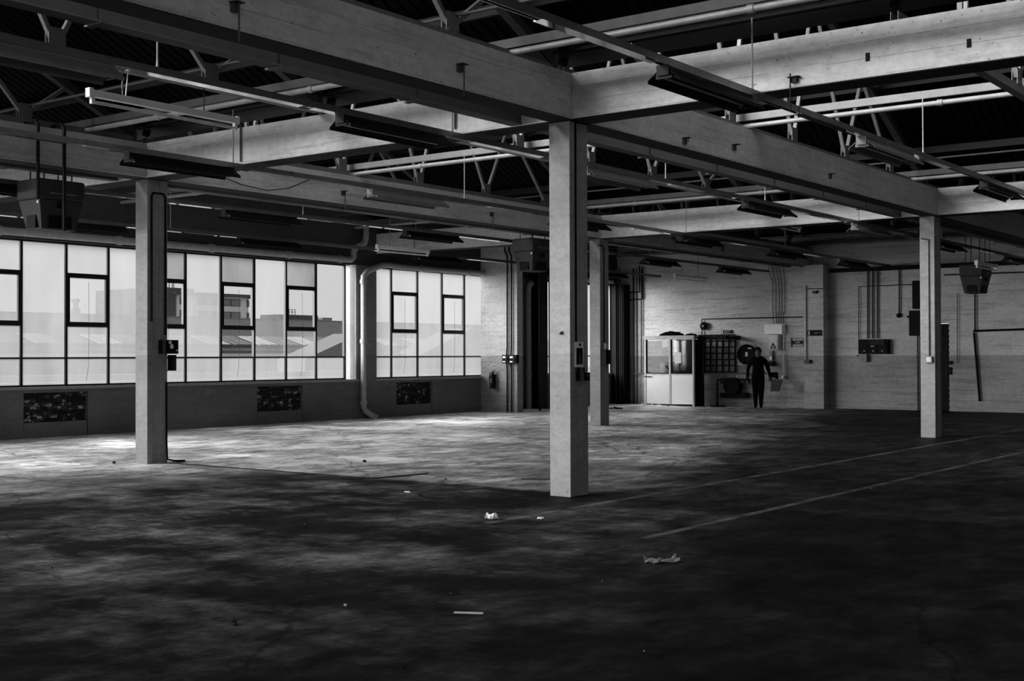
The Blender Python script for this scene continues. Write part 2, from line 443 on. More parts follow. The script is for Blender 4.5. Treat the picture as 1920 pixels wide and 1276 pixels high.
for k in range(1, 5): wf.box(-13.5, -13.2, -5+5*k-.3, -5+5*k+.3, 1.1, 3.9)
struct(wf.build('wall_front', m_upper))
for k in range(5):
    a, b = -5+5*k+(.3 if k else 0), -5*(-k)+0-.3 if False else -5+5*(k+1)-(.3 if k < 4 else 0)
    f = MB()
    for j in range(6):
        y = a+(b-a)*j/5; f.box(-13.4, -13.35, y-.03, y+.03, 1.1, 3.9)
    f.box(-13.4, -13.35, a, b, 1.9, 1.95)
    r_ = struct(f.build('window_%d' % (5+k), m_frame)); MB().box(-13.38, -13.37, a, b, 1.1, 3.9).build('pane', GL[.2], r_)

# ------------------------------------------------------------------ columns
PH, PV = .36, .28
def column(x, y, label, groove=True):
    mb = MB()
    # shaft with a shallow conduit chase cut along the face away from the windows
    poly = [(0, 0), (.10, 0), (.10, .018), (.22, .018), (.22, 0), (PH, 0), (PH, PV), (0, PV)]
    mb.prism(poly, 'z', 0, ZB+.01)
    c = mb.build('concrete_column', m_col, bevel=.006, loc=(x, y, 0))
    return tag(c, label, 'column', kind='structure')
colA = column(X0, Y0, 'nearest painted concrete column, with a framed notice on its side')
colB = column(X0, Y0+DY, 'painted concrete column in front of the long window with black switch boxes')
colC = column(X0+DX, Y0+DY, 'slim far concrete column standing just behind the nearest one')
colD = column(X0+DX, Y0, 'far concrete column near the black doorway, thin conduit down its face')
for c, n_ in ((colA, 0),):
    pass
# beams
BW, BX_ = .32, .40
def beam_x(x_a, x_b, y, label):
    b = MB().box(x_a, x_b, y-.09, y-.09+BW, ZB, ZT).build('concrete_beam', m_beam, bevel=.008)
    MB().box(x_a+.01, x_b-.01, y-.075, y-.105+BW, ZB-.006, ZB).build('soffit_shade_strip', m_soff, b, label='dark strip painting the shade under the beam')  # strip darkens the underside to paint its shade
    return tag(b, label, 'beam', 'concrete roof beams', 'structure')
def beam_y(x, y_a, y_b, label):
    b = MB().box(x-.09, x-.09+BX_, y_a, y_b, ZB, ZT).build('concrete_beam', m_beam, bevel=.008)
    MB().box(x-.075, x-.105+BX_, y_a+.01, y_b-.01, ZB-.006, ZB).build('soffit_shade_strip', m_soff, b, label='dark strip painting the shade under the beam')
    return tag(b, label, 'beam', 'concrete roof beams', 'structure')
names_x = {(1, 1): 'great concrete beam running from the upper left down to the nearest column',
           (2, 1): 'concrete beam running from the nearest column back to the far right column',
           (3, 1): 'concrete beam running on beyond the far right column to the far wall',
           (1, 2): 'shaded concrete beam reaching the left window column from the left edge',
           (2, 2): 'concrete beam running from the left window column behind the nearest column',
           (3, 2): 'concrete beam from the slim far column to the far wall pier'}
for i in range(1, 4):
    for j in (1, 2):
        xa = X0+(i-2)*DX-.09+BX_; xb = X0+(i-1)*DX-.09
        if i == 3: xb = XF
        beam_x(xa, xb, YS[j], names_x[(i, j)])
for j, (ya, yb) in enumerate([(-8, Y0-.09-.002), (Y0-.09, Y0+DY-.092), (Y0+DY-.09, YW)]):
    for i, x in ((2, X0), (3, X0+DX)):
        wh = {(0, 2): 'pale board-marked concrete beam crossing the upper right from the nearest column',
              (1, 2): 'bright concrete beam crossing between the left window column and the nearest column',
              (2, 2): 'concrete beam from the left window column to the window wall',
              (0, 3): 'far concrete beam leaving the right column towards the right edge',
              (1, 3): 'far concrete cross beam between the slim column and the right column',
              (2, 3): 'far concrete beam from the slim column to the window wall'}[(j, i)]
        beam_y(x, ya, yb, wh)
beam_y(X0-DX, -8, YW, 'concrete cross beam overhead behind the viewer')

# ------------------------------------------------------------------ roof
ceil = empty('ceiling', (0, 0, 0), kind='structure')
PK, PZ, VZ = 1.9, 9.9, 4.95
def sheet(x_a, z_a, x_b, z_b):
    mb = MB(); y = -8.3; pitch = .16; pr = []
    while y < 22.5: pr += [(y, 0), (y+.115, 0), (y+.122, .03), (y+.153, .03)]; y += pitch
    n = len(pr)
    for x, z in ((x_a, z_a), (x_b, z_b)): mb.v += [(x, yy, z+h_) for yy, h_ in pr]
    mb.f += [[k, k+1, n+k+1, n+k] for k in range(n-1)]
    return mb
for i in range(4):
    bx = X0+(i-2)*DX
    L = 12.18; n_s = 4
    for k in range(n_s):
        a, b = k/n_s, (k+1)/n_s+.01
        xa, xb = bx+PK+(L-PK)*a, bx+PK+(L-PK)*b
        za, zb_ = PZ+(VZ-PZ)*a+.03+.01*(k % 2), PZ+(VZ-PZ)*b+.03+.01*(k % 2)
        if xa > 36.3: continue
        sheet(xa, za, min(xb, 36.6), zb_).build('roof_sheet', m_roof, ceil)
    # northlight glazing on the steep face
    f = MB(); y = -8.
    while y < 22.3:
        f.bar((bx-.05, y, VZ), (bx+PK, y, PZ+.03), .05, .06, (0, 1, 0)); y += .62
    f.bar((bx-.05, -8, VZ+.02), (bx-.05, 22.4, VZ+.02), .1, .1).bar((bx+PK, -8, PZ+.03), (bx+PK, 22.4, PZ+.03), .12, .1)
    wn = struct(f.build('window_%d' % (10+i), m_dark))
    gm = MB(); gm.v = [(bx-.05, -8, VZ), (bx-.05, 22.3, VZ), (bx+PK, 22.3, PZ), (bx+PK, -8, PZ)]; gm.f = [[0, 1, 2, 3]]
    gm.build('light_blocker' if i == 3 else 'pane', m_dark if i == 3 else m_north, wn)  # farthest bay closed by an unseen sheet, added to block its light
    # valley gutter board over the cross beams
    MB().box(bx-.16, bx+.5, -8.2, 22.4, 4.93, 4.96).build('valley_gutter', m_dark, ceil)
    # purlins under the sheets
    for k, t in enumerate((.02, .2, .38, .56, .74, .92)):
        x = bx+PK+(L-PK)*t; z = PZ+(VZ-PZ)*t-.07
        if x < 35.3: MB().box(x-.025, x+.025, -8.2, 22.2, z-.03, z+.09).build('purlin', m_dark, ceil)

# trusses
BJ = [2.1, 4.2, 6.25, 8.3, 10.35]
TJ = [2.9, 5.0, 7.05, 9.05, 11.0]
def zr(x): return PZ-.14+(VZ-PZ)*(x-PK)/(12.18-PK) if x >= PK else VZ+(PZ-VZ)*x/PK-.1
def gusset_mesh():
    mb = MB()
    for y in (-.035, .028):
        mb.prism([(-.1, -.02), (.1, -.02), (.1, .18), (.085, .2), (-.085, .2), (-.1, .18)], 'y', y, y+.007)
    for y in (-.045,):
        for bx_, bz in ((-.065, .16), (-.055, .09), (.065, .16), (.05, .09), (-.065, .015), (0, .015), (.065, .015)):
            mb.lathe([(.016, 0), (.016, .012)], 6, (bx_, y-.002, bz), 'y')
    return mb
def truss(label, loc):
    r = empty('roof_truss', loc, label, 'truss', 'steel roof trusses')
    z0 = 4.715
    ch = MB().box(0.05, 12.1, -.04, -.032, z0, z0+.11).box(.05, 12.1, .032, .04, z0, z0+.11).box(.05, 12.1, -.055, .055, z0+.0, z0+.012)
    ch.build('bottom_chord', m_web, r)
    MB().bar((.08, 0, 4.86), (PK, 0, PZ-.14), .07, .09, (0, 1, 0)).build('steep_rafter', m_dark, r)
    MB().bar((PK, 0, PZ-.14), (12.08, 0, zr(12.08)), .10, .11, (0, 1, 0)).build('long_rafter', m_gut, r)
    for x in BJ:
        gusset_mesh().build('gusset_plate', m_web, r, loc=(x, 0, z0+.11))
    for i, x in enumerate(BJ):
        pairs = [TJ[i]] + ([TJ[i-1]] if i else [PK])
        for t in pairs:
            s_ = 1 if t > x else -1
            MB().bar((x+s_*.05, 0, z0+.2), (t, 0, zr(t)-.02), .05, .055, (0, 1, 0)).build('web_strut', m_web, r)
    for t in TJ[:-1]:
        MB().prism([(-.1, .03), (.12, -.05), (.08, -.15), (-.07, -.15)], 'y', -.03, .03).build('top_gusset', m_gut, r, loc=(t, 0, zr(t)))
    MB().prism([(11.55, 4.83), (12.12, 4.83), (12.12, 4.99), (11.85, 5.1)], 'y', -.03, .03).box(12.1, 12.115, -.09, .09, 4.72, 5.02).build('end_plate', m_steel, r)
    return r
TY = [.5, 4.25, 8.08, 11.75, 15.6, 19.3]
TR = []
rown = ['on the sixth row from the windows', 'nearer than the great beam', 'seated along the great beam line', 'midway between the two column rows', 'seated along the left column row', 'nearest the window wall']
bayn = ['overhead in the near bay', 'in the middle bay', 'in the farthest bay']
for bi in (1, 2, 3):
    for ti, ty in enumerate(TY):
        if bi == 1 and ti < 2: continue
        lab = 'steel lattice truss %s, %s' % (bayn[bi-1], rown[ti])
        loc = (X0+(bi-2)*DX, ty, 0)
        if not TR: t = truss(lab, loc)
        else:
            t = copy_tree(TR[0]); t.location = loc; t['label'] = lab
            if bi == 3:
                for ch in [x for x in COL.objects if x.parent == t]:
                    pass
        TR.append(t)
# ties and pipes along Y
def ytube(name, x, z, ya, yb, r_, mat, label, cat, group=None, couplers=True):
    mb = MB().tube([(x, ya, z), (x, yb, z)], r_, 10)
    o = mb.build(name, mat, smooth=True)
    if couplers:
        y = ya+1.1
        while y < yb-.3:
            MB().tube([(x, y, z), (x, y+.07, z)], r_*1.3, 10).build('coupling', mat, o, smooth=True); y += 2.9
    return tag(o, label, cat, group)
for i, nm in ((1, 'near bay'), (2, 'middle bay'), (3, 'farthest bay')):
    bx = X0+(i-2)*DX
    for lx, wn in ((4.4, 'above the start of the bay'), (11.31, 'just before the column line')):
        x = bx+lx
        if x < 3 or x > 35.3: continue
        tag(MB().box(x-.02, x+.04, -7.9, 22.2, 4.845, 4.853).box(x-.02, x-.012, -7.9, 22.2, 4.853, 4.935).box(x-.02, x+.04, -7.9, 22.2, 4.935, 4.943).build('tie_channel', m_steel_l if lx < 5 else m_steel),
            'pale steel channel crossing the trusses in the %s, %s' % (nm, wn), 'beam', 'steel cross ties')
        ytube('sprinkler_pipe', x-.02, 4.765 if lx < 5 else 4.79, -7.5, 22.1, .033, m_pipe, 'round pipe under the cross channel in the %s, %s' % (nm, wn), 'pipe', 'round overhead pipes')
    for lx, wn in ((10.4, 'by the last truss plates'), (.42, 'over the cross beam'), (2.15, 'by the first truss plates')):
        x = bx+lx
        if x < 4 or x > 35.2: continue
        ytube('tie_rod', x, 5.0 if lx > 3 else 4.99, -7.5, 22.1, .016, m_steel, 'thin rod crossing between trusses in the %s, %s' % (nm, wn), 'rod', 'thin roof rods', False)
# gutters / channel trays beside the beams
for j, y in ((1, 8.6), (2, 16.1)):
    for i in (1, 2, 3):
        xa, xb = X0+(i-2)*DX+.4, min(X0+(i-1)*DX-.1, XF-.05)
        r = empty('steel_channel', (0, y, 0), 'dark steel channel slung beside the %s' % {(1, 1): 'great beam at upper left', (1, 2): 'beam from the nearest column to the right column', (1, 3): 'beam beyond the right column', (2, 1): 'shaded beam at the left edge', (2, 2): 'beam behind the left window column', (2, 3): 'beam leading to the far wall pier'}[(j, i)], 'channel', 'dark steel channels')
        MB().box(xa, xb, -.07, -.06, 4.225, 4.5).box(xa, xb, .06, .07, 4.225, 4.5).box(xa, xb, -.06, .06, 4.225, 4.235).build('tray', m_gut, r)
        MB().box(xa, xb, -.082, .082, 4.208, 4.222).build('bottom_flange', m_steel, r)
        x = xa+.5
        while x < xb-.2:
            MB().box(x-.04, x+.04, -.082, -.07, 4.225, 4.5).box(x-.035, x+.035, -.12, .12, 4.196, 4.21).build('strap', m_gut, r)
            MB().tube([(x, 0, 4.3), (x, 0, 4.95)], .008, 6).build('hanger', m_dark, r); x += 1.9

# ------------------------------------------------------------------ lighting trunking and fittings
def trunk_run(y, label, xa=1.0, xb=35.3):
    r = empty('lighting_trunking', (0, y, 0), label, 'trunking', 'lighting trunking runs')
    z = 4.1
    MB().box(xa, xb, -.03, -.026, z-.025, z+.035).box(xa, xb, .026, .03, z-.025, z+.035).box(xa, xb, -.03, .03, z+.035, z+.039).box(xa, xb, -.03, -.015, z-.029, z-.025).box(xa, xb, .015, .03, z-.029, z-.025).box(xa, xb, -.012, .012, z-.012, z-.008).build('channel', m_trunk, r)
    for i in (1, 2, 3):
        for lx in (4.36, 7.65, 11.75) if y == 9.21 else (4.36, 11.75):
            x = X0+(i-2)*DX+lx
            if xa < x < xb: MB().tube([(x, 0, z+.03), (x, 0, z+.12), (x, 0, 4.84)], [.014, .009, .009], 8).build('hanger_rod', m_pipe, r)
    x = xa+.2; rr = random.Random(int(y*100))
    while x < xb-2:
        l_ = rr.uniform(.9, 2.4)
        if rr.random() < .72: MB().prism([(-.042, z-.030), (.042, z-.038), (.042, z-.0295), (-.042, z-.0292)], 'x', x, min(x+l_, xb)).build('cover_strip', m_gloss, r)
        x += l_+rr.uniform(.1, 1.2)
    x = xa+1.3
    while x < xb: 
        MB().box(x-.02, x+.02, -.034, .034, z-.03, z+.042).build('clip', m_trunk, r); x += 3.3
    return r
RUNS = {5.45: 'nearest to the right, crossing the pale cross beam', 9.21: 'passing just behind the nearest column', 12.97: 'midway between the two column rows', 16.73: 'just beyond the left column row', 20.49: 'closest to the windows'}
for y, d in RUNS.items(): trunk_run(y, 'lighting trunking run %s' % d)
def fitting(m_refl=m_refl):
    r = empty('reflector_lamp', (0, 0, 0), '', 'lamp', 'reflector lamps under the trunking')
    L_ = 1.66
    MB().box(0, L_, -.03, .03, 4.0, 4.068).build('spine', m_refl, r)
    for s in (-1, 1):
        rf = MB(); a, b = (.03*s, 4.045), (.15*s, 3.955)
        rf.prism([a, b, (b[0], b[1]-.006), (a[0], a[1]-.008)], 'x', .0, L_)
        rf.prism([b, (b[0]+.004*s, b[1]), (b[0]+.004*s, b[1]-.03), (b[0], b[1]-.03)], 'x', 0, L_)
        rf.build('reflector_wing', m_refl, r)
        MB().tube([(.04, .055*s, 3.985), (L_-.04, .055*s, 3.985)], .013, 8).build('tube', m_tube, r, smooth=True)
    for x in (.012, L_-.03):
        MB().box(x, x+.02, -.08, .08, 3.955, 4.0).build('end_holder', m_refl, r)
    MB().box(-.012, 0, -.06, .06, 3.98, 4.07).build('end_cap', m_refl, r)
    return r
PR = {}
runs_f = {5.45: ([9.45, 13.95, 18.6, 23.2, 27.8, 32], 'run nearest to the right'), 9.21: ([4.95, 9.35, 13.9, 18.6, 23.2, 28.0, 33.3], 'run behind the nearest column'),
          12.97: ([9.5, 13.8, 18.6, 23.2, 27.6, 31.8], 'run midway between the columns'), 16.73: ([9.5, 14.2, 18.8, 23.2, 28.0, 32.2], 'run beyond the left column row'), 20.49: ([13.3, 17.8, 23.4, 31.5], 'run closest to the windows')}
for y, (xl, d) in runs_f.items():
    for k, x in enumerate(xl):
        pale = (y, k) in ((9.21, 0), (9.21, 2), (5.45, 1), (12.97, 1), (9.21, 4))
        if pale not in PR: PR[pale] = f = fitting(m_refl_p if pale else m_refl)
        else: f = copy_tree(PR[pale])
        f.location = (x, y, 0); f['label'] = '%s reflector lamp, %s from the near end of the %s' % ('pale' if pale else 'dark', ORD[k], d)
def batten(x, y, z, L_, label, ztop, rose=False):
    r = empty('hanging_batten', (x, y, z), label, 'lamp', 'white battens hung on chains')
    MB().box(0, L_, -.035, .035, .0, .075).build('housing', m_white, r, bevel=.005)
    MB().box(-.02, .03, -.04, .04, -.01, .09).build('end_cap', m_white, r, bevel=.004)
    MB().box(L_-.03, L_+.01, -.04, .04, -.01, .085).build('end_cap', m_white, r, bevel=.004)
    MB().box(.02, .06, -.02, .02, -.075, 0).box(L_-.05, L_-.01, -.02, .02, -.075, 0).build('lamp_holder', m_white, r)
    MB().tube([(.05, 0, -.055), (L_-.04, 0, -.055)], .018, 10).build('tube', m_tube, r, smooth=True)
    for q in (.42, L_-.5):
        n_ = 14; m_ = MB(); zt_ = ztop-z
        pts = [(q+random.uniform(-.004, .004), 0, .08+(zt_-.08)*k/n_) for k in range(n_+1)]
        m_.tube(pts, [.009 if k % 2 else .005 for k in range(n_+1)], 5).build('chain', m_steel_l if q < 1 else m_dark, r)
    if rose:
        MB().lathe([(.05, 0), (.06, .015), (.06, .05), (.045, .07)], 14, (.75, 0, zt_-.07)).build('ceiling_rose', m_white, r, smooth=True)
        MB().tube([(.75, 0, zt_-.07), (.7, 0, zt_-.03), (.6, 0, zt_+.0), (.5, 0, zt_-.05), (.46, 0, zt_-.4), (.45, 0, .08)], .008, 6).build('flex', m_white, r, smooth=True)
    return r
batten(8.1, 11.72, 4.37, 2.05, 'large white batten lamp hung on chains at upper left', 4.82, True)
batten(20.75, 19.3, 3.98, 1.75, 'white batten lamp hung in front of the window pier', 4.72)
batten(24.2, 11.75, 4.38, 2.2, 'white batten lamp hung before the far cross beam', 4.72)
batten(28.75, 8.6, 3.58, 1.5, 'small white batten lamp near the right-hand heater', 4.206)
batten(32.0, 18.1, 3.84, 1.9, 'dim batten lamp hung before the far brick wall above the booth', 4.73)
pipe_late = [(24.3, 18.1, 4.74), (35.4, 18.1, 4.74)]

# ------------------------------------------------------------------ unit heaters
def heater(x, y, z, label, hang):
    r = empty('unit_heater', (x, y, z), label, 'heater', 'hanging warm air heaters')
    W, Dp, H_ = .75, .58, .71
    up_ = MB().box(0, W, 0, Dp, .42, H_).build('upper_casing', m_heater, r, bevel=.035)
    lo = MB(); b = 0
    # tapered lower cowl
    v = [(.02, .02), (W-.02, .02), (W-.02, Dp-.02), (.02, Dp-.02)]; v2 = [(.1, .1), (W-.1, .1), (W-.1, Dp-.1), (.1, Dp-.1)]
    lo.v = [(a_, c_, .418) for a_, c_ in v]+[(a_, c_, 0) for a_, c_ in v2]
    lo.f = [[0, 1, 2, 3], [7, 6, 5, 4]]+[[k, k+4, (k+1) % 4+4, (k+1) % 4] for k in range(4)]
    lo.build('lower_cowl', m_heater, r, bevel=.012)
    MB().box(.2, W-.2, .05, .09, .02, .2).build('louvre_opening', m_black, r)
    MB().box(.05, .09, .18, Dp-.18, .02, .2).build('louvre_opening', m_black, r)
    MB().box(.16, .6, -.008, .0, .5, .515).build('badge_strip', m_steel_l, r)
    MB().box(.3, .42, -.005, .03, .3, .38).build('access_hole', m_black, r)
    MB().lathe([(.02, 0), (.02, .012)], 10, (.0, .05, .37), 'x').build('lamp_button', m_white, r)
    for a_, c_ in ((.15, .12), (W-.15, .12), (.15, Dp-.12), (W-.15, Dp-.12)):
        MB().tube([(a_, c_, H_-.01), (a_, c_, (4.21 if c_ < .2 and y > 12 else hang)-z)], .01, 6).build('hanger_rod', m_dark, r)
    return r
heater(10.24, 15.98, 3.40, 'grey unit heater hung at the left edge before the windows', 4.72)
heater(22.1, 15.98, 3.42, 'unit heater half hidden behind the nearest column', 4.72)
h3 = heater(31.6, 9.3, 3.08, 'dark unit heater hung near the right edge before the far wall', 4.86)
MB().box(.12, .18, -1.4, 2.6, 1.76, 1.8).box(.57, .63, -1.4, 2.6, 1.76, 1.8).build('support_bar', m_dark, h3)

# ------------------------------------------------------------------ pipes on the window wall
def pipe(name, pts, r_, mat, label, cat='pipe', group=None, n=12, rings=None):
    o = MB().tube(pts, r_, n).build(name, mat, smooth=True); tag(o, label, cat, group)
    for p, q in (rings or []): MB().tube([p, q], r_*1.25, n).build('collar', mat, o, smooth=True)
    return o
yy = 22.05
pipe('conduit', pipe_late, .025, m_dpipe, 'dark overhead conduit carrying the dim batten lamp before the far wall', 'conduit')
pipe('gutter_pipe', [(4, yy, 3.97), (22.4, yy, 3.97), (22.75, yy, 3.97), (22.85, yy, 4.05), (22.85, yy, 4.18), (22.95, yy, 4.3), (23.25, yy, 4.42), (23.3, yy, 4.6), (23.3, yy, 4.9)], .075, m_pipe,
     'long pale pipe running above the long window with a swan neck at its end', rings=[((x, yy, 3.97), (x+.12, yy, 3.97)) for x in (13.2, 15.9, 18.3, 20.6, 22.3)])
pipe('gutter_pipe', [(28.1, yy, 3.9), (24.4, yy, 3.9), (24.15, yy, 3.92), (23.9, yy, 3.9), (23.35, yy, 3.72), (23.2, yy, 3.58), (23.2, yy, .3), (23.24, yy-.03, .2), (23.42, yy-.12, .06), (23.5, yy-.2, .02)], .075, m_pipe,
     'pale downpipe on the pier between the two windows, running on above the second window', rings=[((23.2, yy, z), (23.2, yy, z+.1)) for z in (3.4, 1.9, .35)]+[((x, yy, 3.9), (x+.1, yy, 3.9)) for x in (25.4, 27.4)])
pipe('downpipe', [(30.25, 22.05, 0), (30.25, 22.05, 3.5), (30.25, 22.02, 3.65), (30.25, 21.9, 3.75)], .08, m_pipe, 'pale downpipe seen between the brick stub wall and the nearest column', rings=[((30.25, 22.05, 1.0), (30.25, 22.05, 1.08))])
pipe('gutter_pipe', [(31.2, yy, 3.97), (34.95, yy, 3.97)], .075, m_pipe, 'pale pipe above the third window partly behind the nearest column')
for k, (x, l_) in enumerate(((30.35, 'thin'), (29.32, 'thicker'), (30.55, 'thin outermost'))):
    pipe('conduit_pipe', [(x, (21.3, 20.98, 21.5)[k], 0), (x, (21.3, 20.98, 21.5)[k], 4.6)], (.02, .03, .03)[k], m_dpipe, '%s dark upright pipe in the opening beside the brick stub wall' % ('slim', 'thick', 'right-hand')[k])
cab = MB().box(30.5, 30.95, 21.85, 22.16, 0, 4.3).build('riser_duct', m_black, bevel=.01); tag(cab, 'tall black riser duct behind the brick stub wall', 'duct')
# corner risers
for k, (y, r_) in enumerate(((21.95, .04), (21.8, .02), (21.5, .028), (21.38, .014))):
    pipe('riser_pipe', [(34.93 if y > 21.68 else 35.3, y, 0), (34.93 if y > 21.68 else 35.3, y, 4.4)], r_, m_dpipe, 'dark riser in the far window corner, %s from the window' % ORD[k], group='dark corner risers')
tag(MB().box(35.0, 35.4, 21.7, 22.19, 0, 3.88).build('riser_casing', m_black), 'black boxed casing in the far corner beside the third window', 'casing')
pipe('conduit_pipe', [(35.3, 22.0, 1.02), (35.3, 21.6, .96), (35.3, 21.2, 1.0), (35.3, 20.9, 1.02)], .02, m_steel, 'thin pipe sagging from the far window corner to the booth')
def wall_pipe(pts, r_, mat, label, X=XF-.06, group=None):
    return pipe('conduit', [on_x(X, *p) for p in pts], r_, mat, label, 'conduit', group, 8)
wall_pipe([(1203, 505), (1203, 700)], .018, m_dpipe, 'upright conduit on the far wall left of the booth')
wall_pipe([(1180, 562), (1205, 560), (1205, 500)], .025, m_dpipe, 'lower bent dark pipe at the far corner, upper left of the booth')
wall_pipe([(1176, 548), (1199, 547), (1199, 498)], .025, m_dpipe, 'upper bent dark pipe at the far corner, inside the lower bend')
wall_pipe([(1316, 635), (1316, 598), (1400, 596), (1505, 594)], .018, m_dpipe, 'conduit rising beside the alarm bell and running along the brick to the pier')
wall_pipe([(1313, 690), (1316, 698), (1405, 700), (1405, 706)], .022, m_steel_l, 'pale pipe below the square grid panel')
for k, (a, b) in enumerate(((1450, 1449), (1456, 1455), (1460, 1461), (1464, 1466), (1469, 1472))):
    wall_pipe([(a, 606), (a, 590), (b, 583), (b, 530), (b-6+k, 512), (b-8+k, 500)], .012, m_steel, 'conduit above the white isolator box, %s from the left' % ORD[k], group='conduits above the isolator box')
wall_pipe([(1469, 627), (1469, 704)], .012, m_white, 'white cord hanging down beside the isolator')
for k, a in enumerate((1627, 1636, 1645)):
    wall_pipe([(a, 634), (a, 500)], .024, m_steel, 'broad conduit above the black switchgear, %s of three from the left' % ORD[k], group='conduits above the switchgear')
wall_pipe([(1610, 635), (1610, 537), (1712, 533)], .014, m_dpipe, 'thin black conduit squared round the switchgear to the doorway')
wall_pipe([(1686, 500), (1686, 588)], .022, m_steel, 'single broad conduit between switchgear and doorway')
wall_pipe([(1795, 548), (1795, 680)], .01, m_dpipe, 'thin cable under the right-hand heater')
wall_pipe([(1828, 505), (1828, 618)], .02, m_dpipe, 'upright conduit right of the right-hand heater')
wall_pipe([(1770, 515), (1920, 510)], .02, m_dpipe, 'conduit running level with the right-hand heater')
wall_pipe([(1825, 620), (1920, 617)], .03, m_black, 'black handrail-like pipe on the far right wall')
wall_pipe([(1826, 623), (1837, 752)], .03, m_black, 'black prop leaning on the far wall at the right')

# ------------------------------------------------------------------ items on the far wall
def wbox(name, p0, p1, depth, mat, label, cat, X=XF-.01, bevel=.006, group=None):
    a = on_x(X-depth, *p0); b = on_x(X-depth, *p1)
    y0, y1 = sorted((a.y, b.y)); z0, z1 = sorted((a.z, b.z))
    o = MB().box(-depth, 0, -(y1-y0)/2, (y1-y0)/2, 0, z1-z0).build(name, mat, bevel=bevel, loc=(X, (y0+y1)/2, z0))
    if label: tag(o, label, cat, group)
    o_dims[o.name] = (y1-y0, z1-z0, depth); return o
o_dims = {}
def wpart(o, name, u0, u1, v0, v1, d0, d1, mat):
    w_, h_, dp = o_dims[o.name]      # u: 0 left .. 1 right as seen, v: 0 bottom .. 1 top, depth outwards from front
    return MB().box(-dp-d1, -dp-d0, w_/2-u1*w_, w_/2-u0*w_, v0*h_, v1*h_).build(name, mat, o)
iso = wbox('isolator_box', (1433, 608), (1467, 626), .22, m_white, 'white isolator box under the row of conduits', 'electrical box')
wpart(iso, 'lid', .02, .98, .04, .96, 0, .012, m_white)
pc = wbox('power_cabinet', (1441, 627.5), (1459, 655), .2, m_offw, 'pale power cabinet with a warning triangle below the isolator box', 'cabinet')
wpart(pc, 'door', .05, .95, .03, .97, 0, .012, m_offw); wpart(pc, 'latch', .78, .88, .55, .6, .012, .02, m_black)
w_, h_, dp = o_dims[pc.name]
MB().prism([(-.1, .03), (.1, .03), (0, .22)], 'x', -dp-.018, -dp-.013).build('warning_triangle', m_black, pc)
MB().prism([(-.045, .055), (.045, .055), (0, .145)], 'x', -dp-.02, -dp-.0185).build('triangle_face', m_offw, pc)
MB().prism([(-.004, .07), (.02, .07), (.0, .095), (.014, .1), (-.012, .135), (-.004, .1), (-.016, .095)], 'x', -dp-.022, -dp-.0205).build('spark_mark', m_black, pc)
sb = wbox('small_switch', (1442, 657), (1448, 676), .1, m_steel_l, 'small grey switch hung below the power cabinet', 'switch')
wpart(sb, 'label_plate', .2, .8, .1, .4, 0, .004, m_paper)
db = wbox('dark_fuse_box', (1440, 677), (1451, 686), .1, m_dark, 'small dark box at the foot of the isolator group', 'electrical box'); wpart(db, 'lid', .05, .95, .05, .95, 0, .01, m_black)
kb = MB().lathe([(.02, 0), (.05, .02), (.06, .06), (.04, .1), (.01, .11)], 12).build('cord_pull', m_white, smooth=True, loc=on_x(XF-.05, 1469, 710)); tag(kb, 'white knob on the end of the hanging cord', 'knob')
bell = MB().lathe([(.05, 0), (.05, -.05), (.13, -.07), (.13, -.1), (.07, -.13)], 16, axis='x').build('alarm_bell', m_black, smooth=True, loc=on_x(XF-.01, 1322, 611)); tag(bell, 'round black alarm bell above the square grid panel', 'bell')
MB().lathe([(.025, 0), (.02, -.02)], 8, (-.13, 0, 0), 'x').build('gong_boss', m_white, bell)
def text(s, size, loc, mat, parent, label=None, face='-x'):
    c = bpy.data.curves.new('lettering', 'FONT'); c.body = s; c.size = size; c.align_x = 'CENTER'; c.align_y = 'CENTER'; c.extrude = .002
    t_ = bpy.data.objects.new('lettering', c); COL.objects.link(t_)
    me = bpy.data.meshes.new_from_object(t_.evaluated_get(bpy.context.evaluated_depsgraph_get())); bpy.data.objects.remove(t_)
    me.materials.clear(); me.materials.append(mat); o = bpy.data.objects.new('lettering', me); COL.objects.link(o); o.parent = parent
    o.location = loc
    o.rotation_euler = (math.pi/2, 0, -math.pi/2) if face == '-x' else (math.pi/2, 0, 0)
    return o
sg = wbox('warning_notice', (1483, 633), (1506, 650), .012, m_dark, 'dark notice board with white lettering left of the pier', 'sign', bevel=0)
w_, h_, dp = o_dims[sg.name]
wpart(sg, 'white_band', .14, .97, .7, .95, 0, .002, m_offw); wpart(sg, 'white_band', .14, .97, .05, .3, 0, .002, m_offw)
text('STRICTLY', .068, (-dp-.005, -.02, h_*.825), m_black, sg); text('NO', .09, (-dp-.005, -.02, h_*.5), m_offw, sg); text('SMOKING', .072, (-dp-.005, -.02, h_*.175), m_black, sg)
XP = 34.97
sp = wbox('wall_sign', (1514, 618.5), (1541, 629), .012, m_black, 'long black sign on the far pier', 'sign', X=XP, bevel=0)
wpart(sp, 'white_panel', .06, .15, .12, .85, 0, .003, m_offw); wpart(sp, 'pictogram', .4, .7, .3, .5, 0, .002, m_steel); wpart(sp, 'pictogram', .5, .95, .5, .68, 0, .002, m_steel)
ex = wbox('exit_sign', (1352.5, 618.5), (1373, 624.5), .03, m_dark, 'small dark exit sign above the grid panel', 'sign', bevel=0)
wpart(ex, 'running_figure', .04, .16, .15, .8, 0, .003, m_white); w_, h_, dp = o_dims[ex.name]; text('EXIT', .1, (-dp-.004, -.02, h_*.5), m_offw, ex)
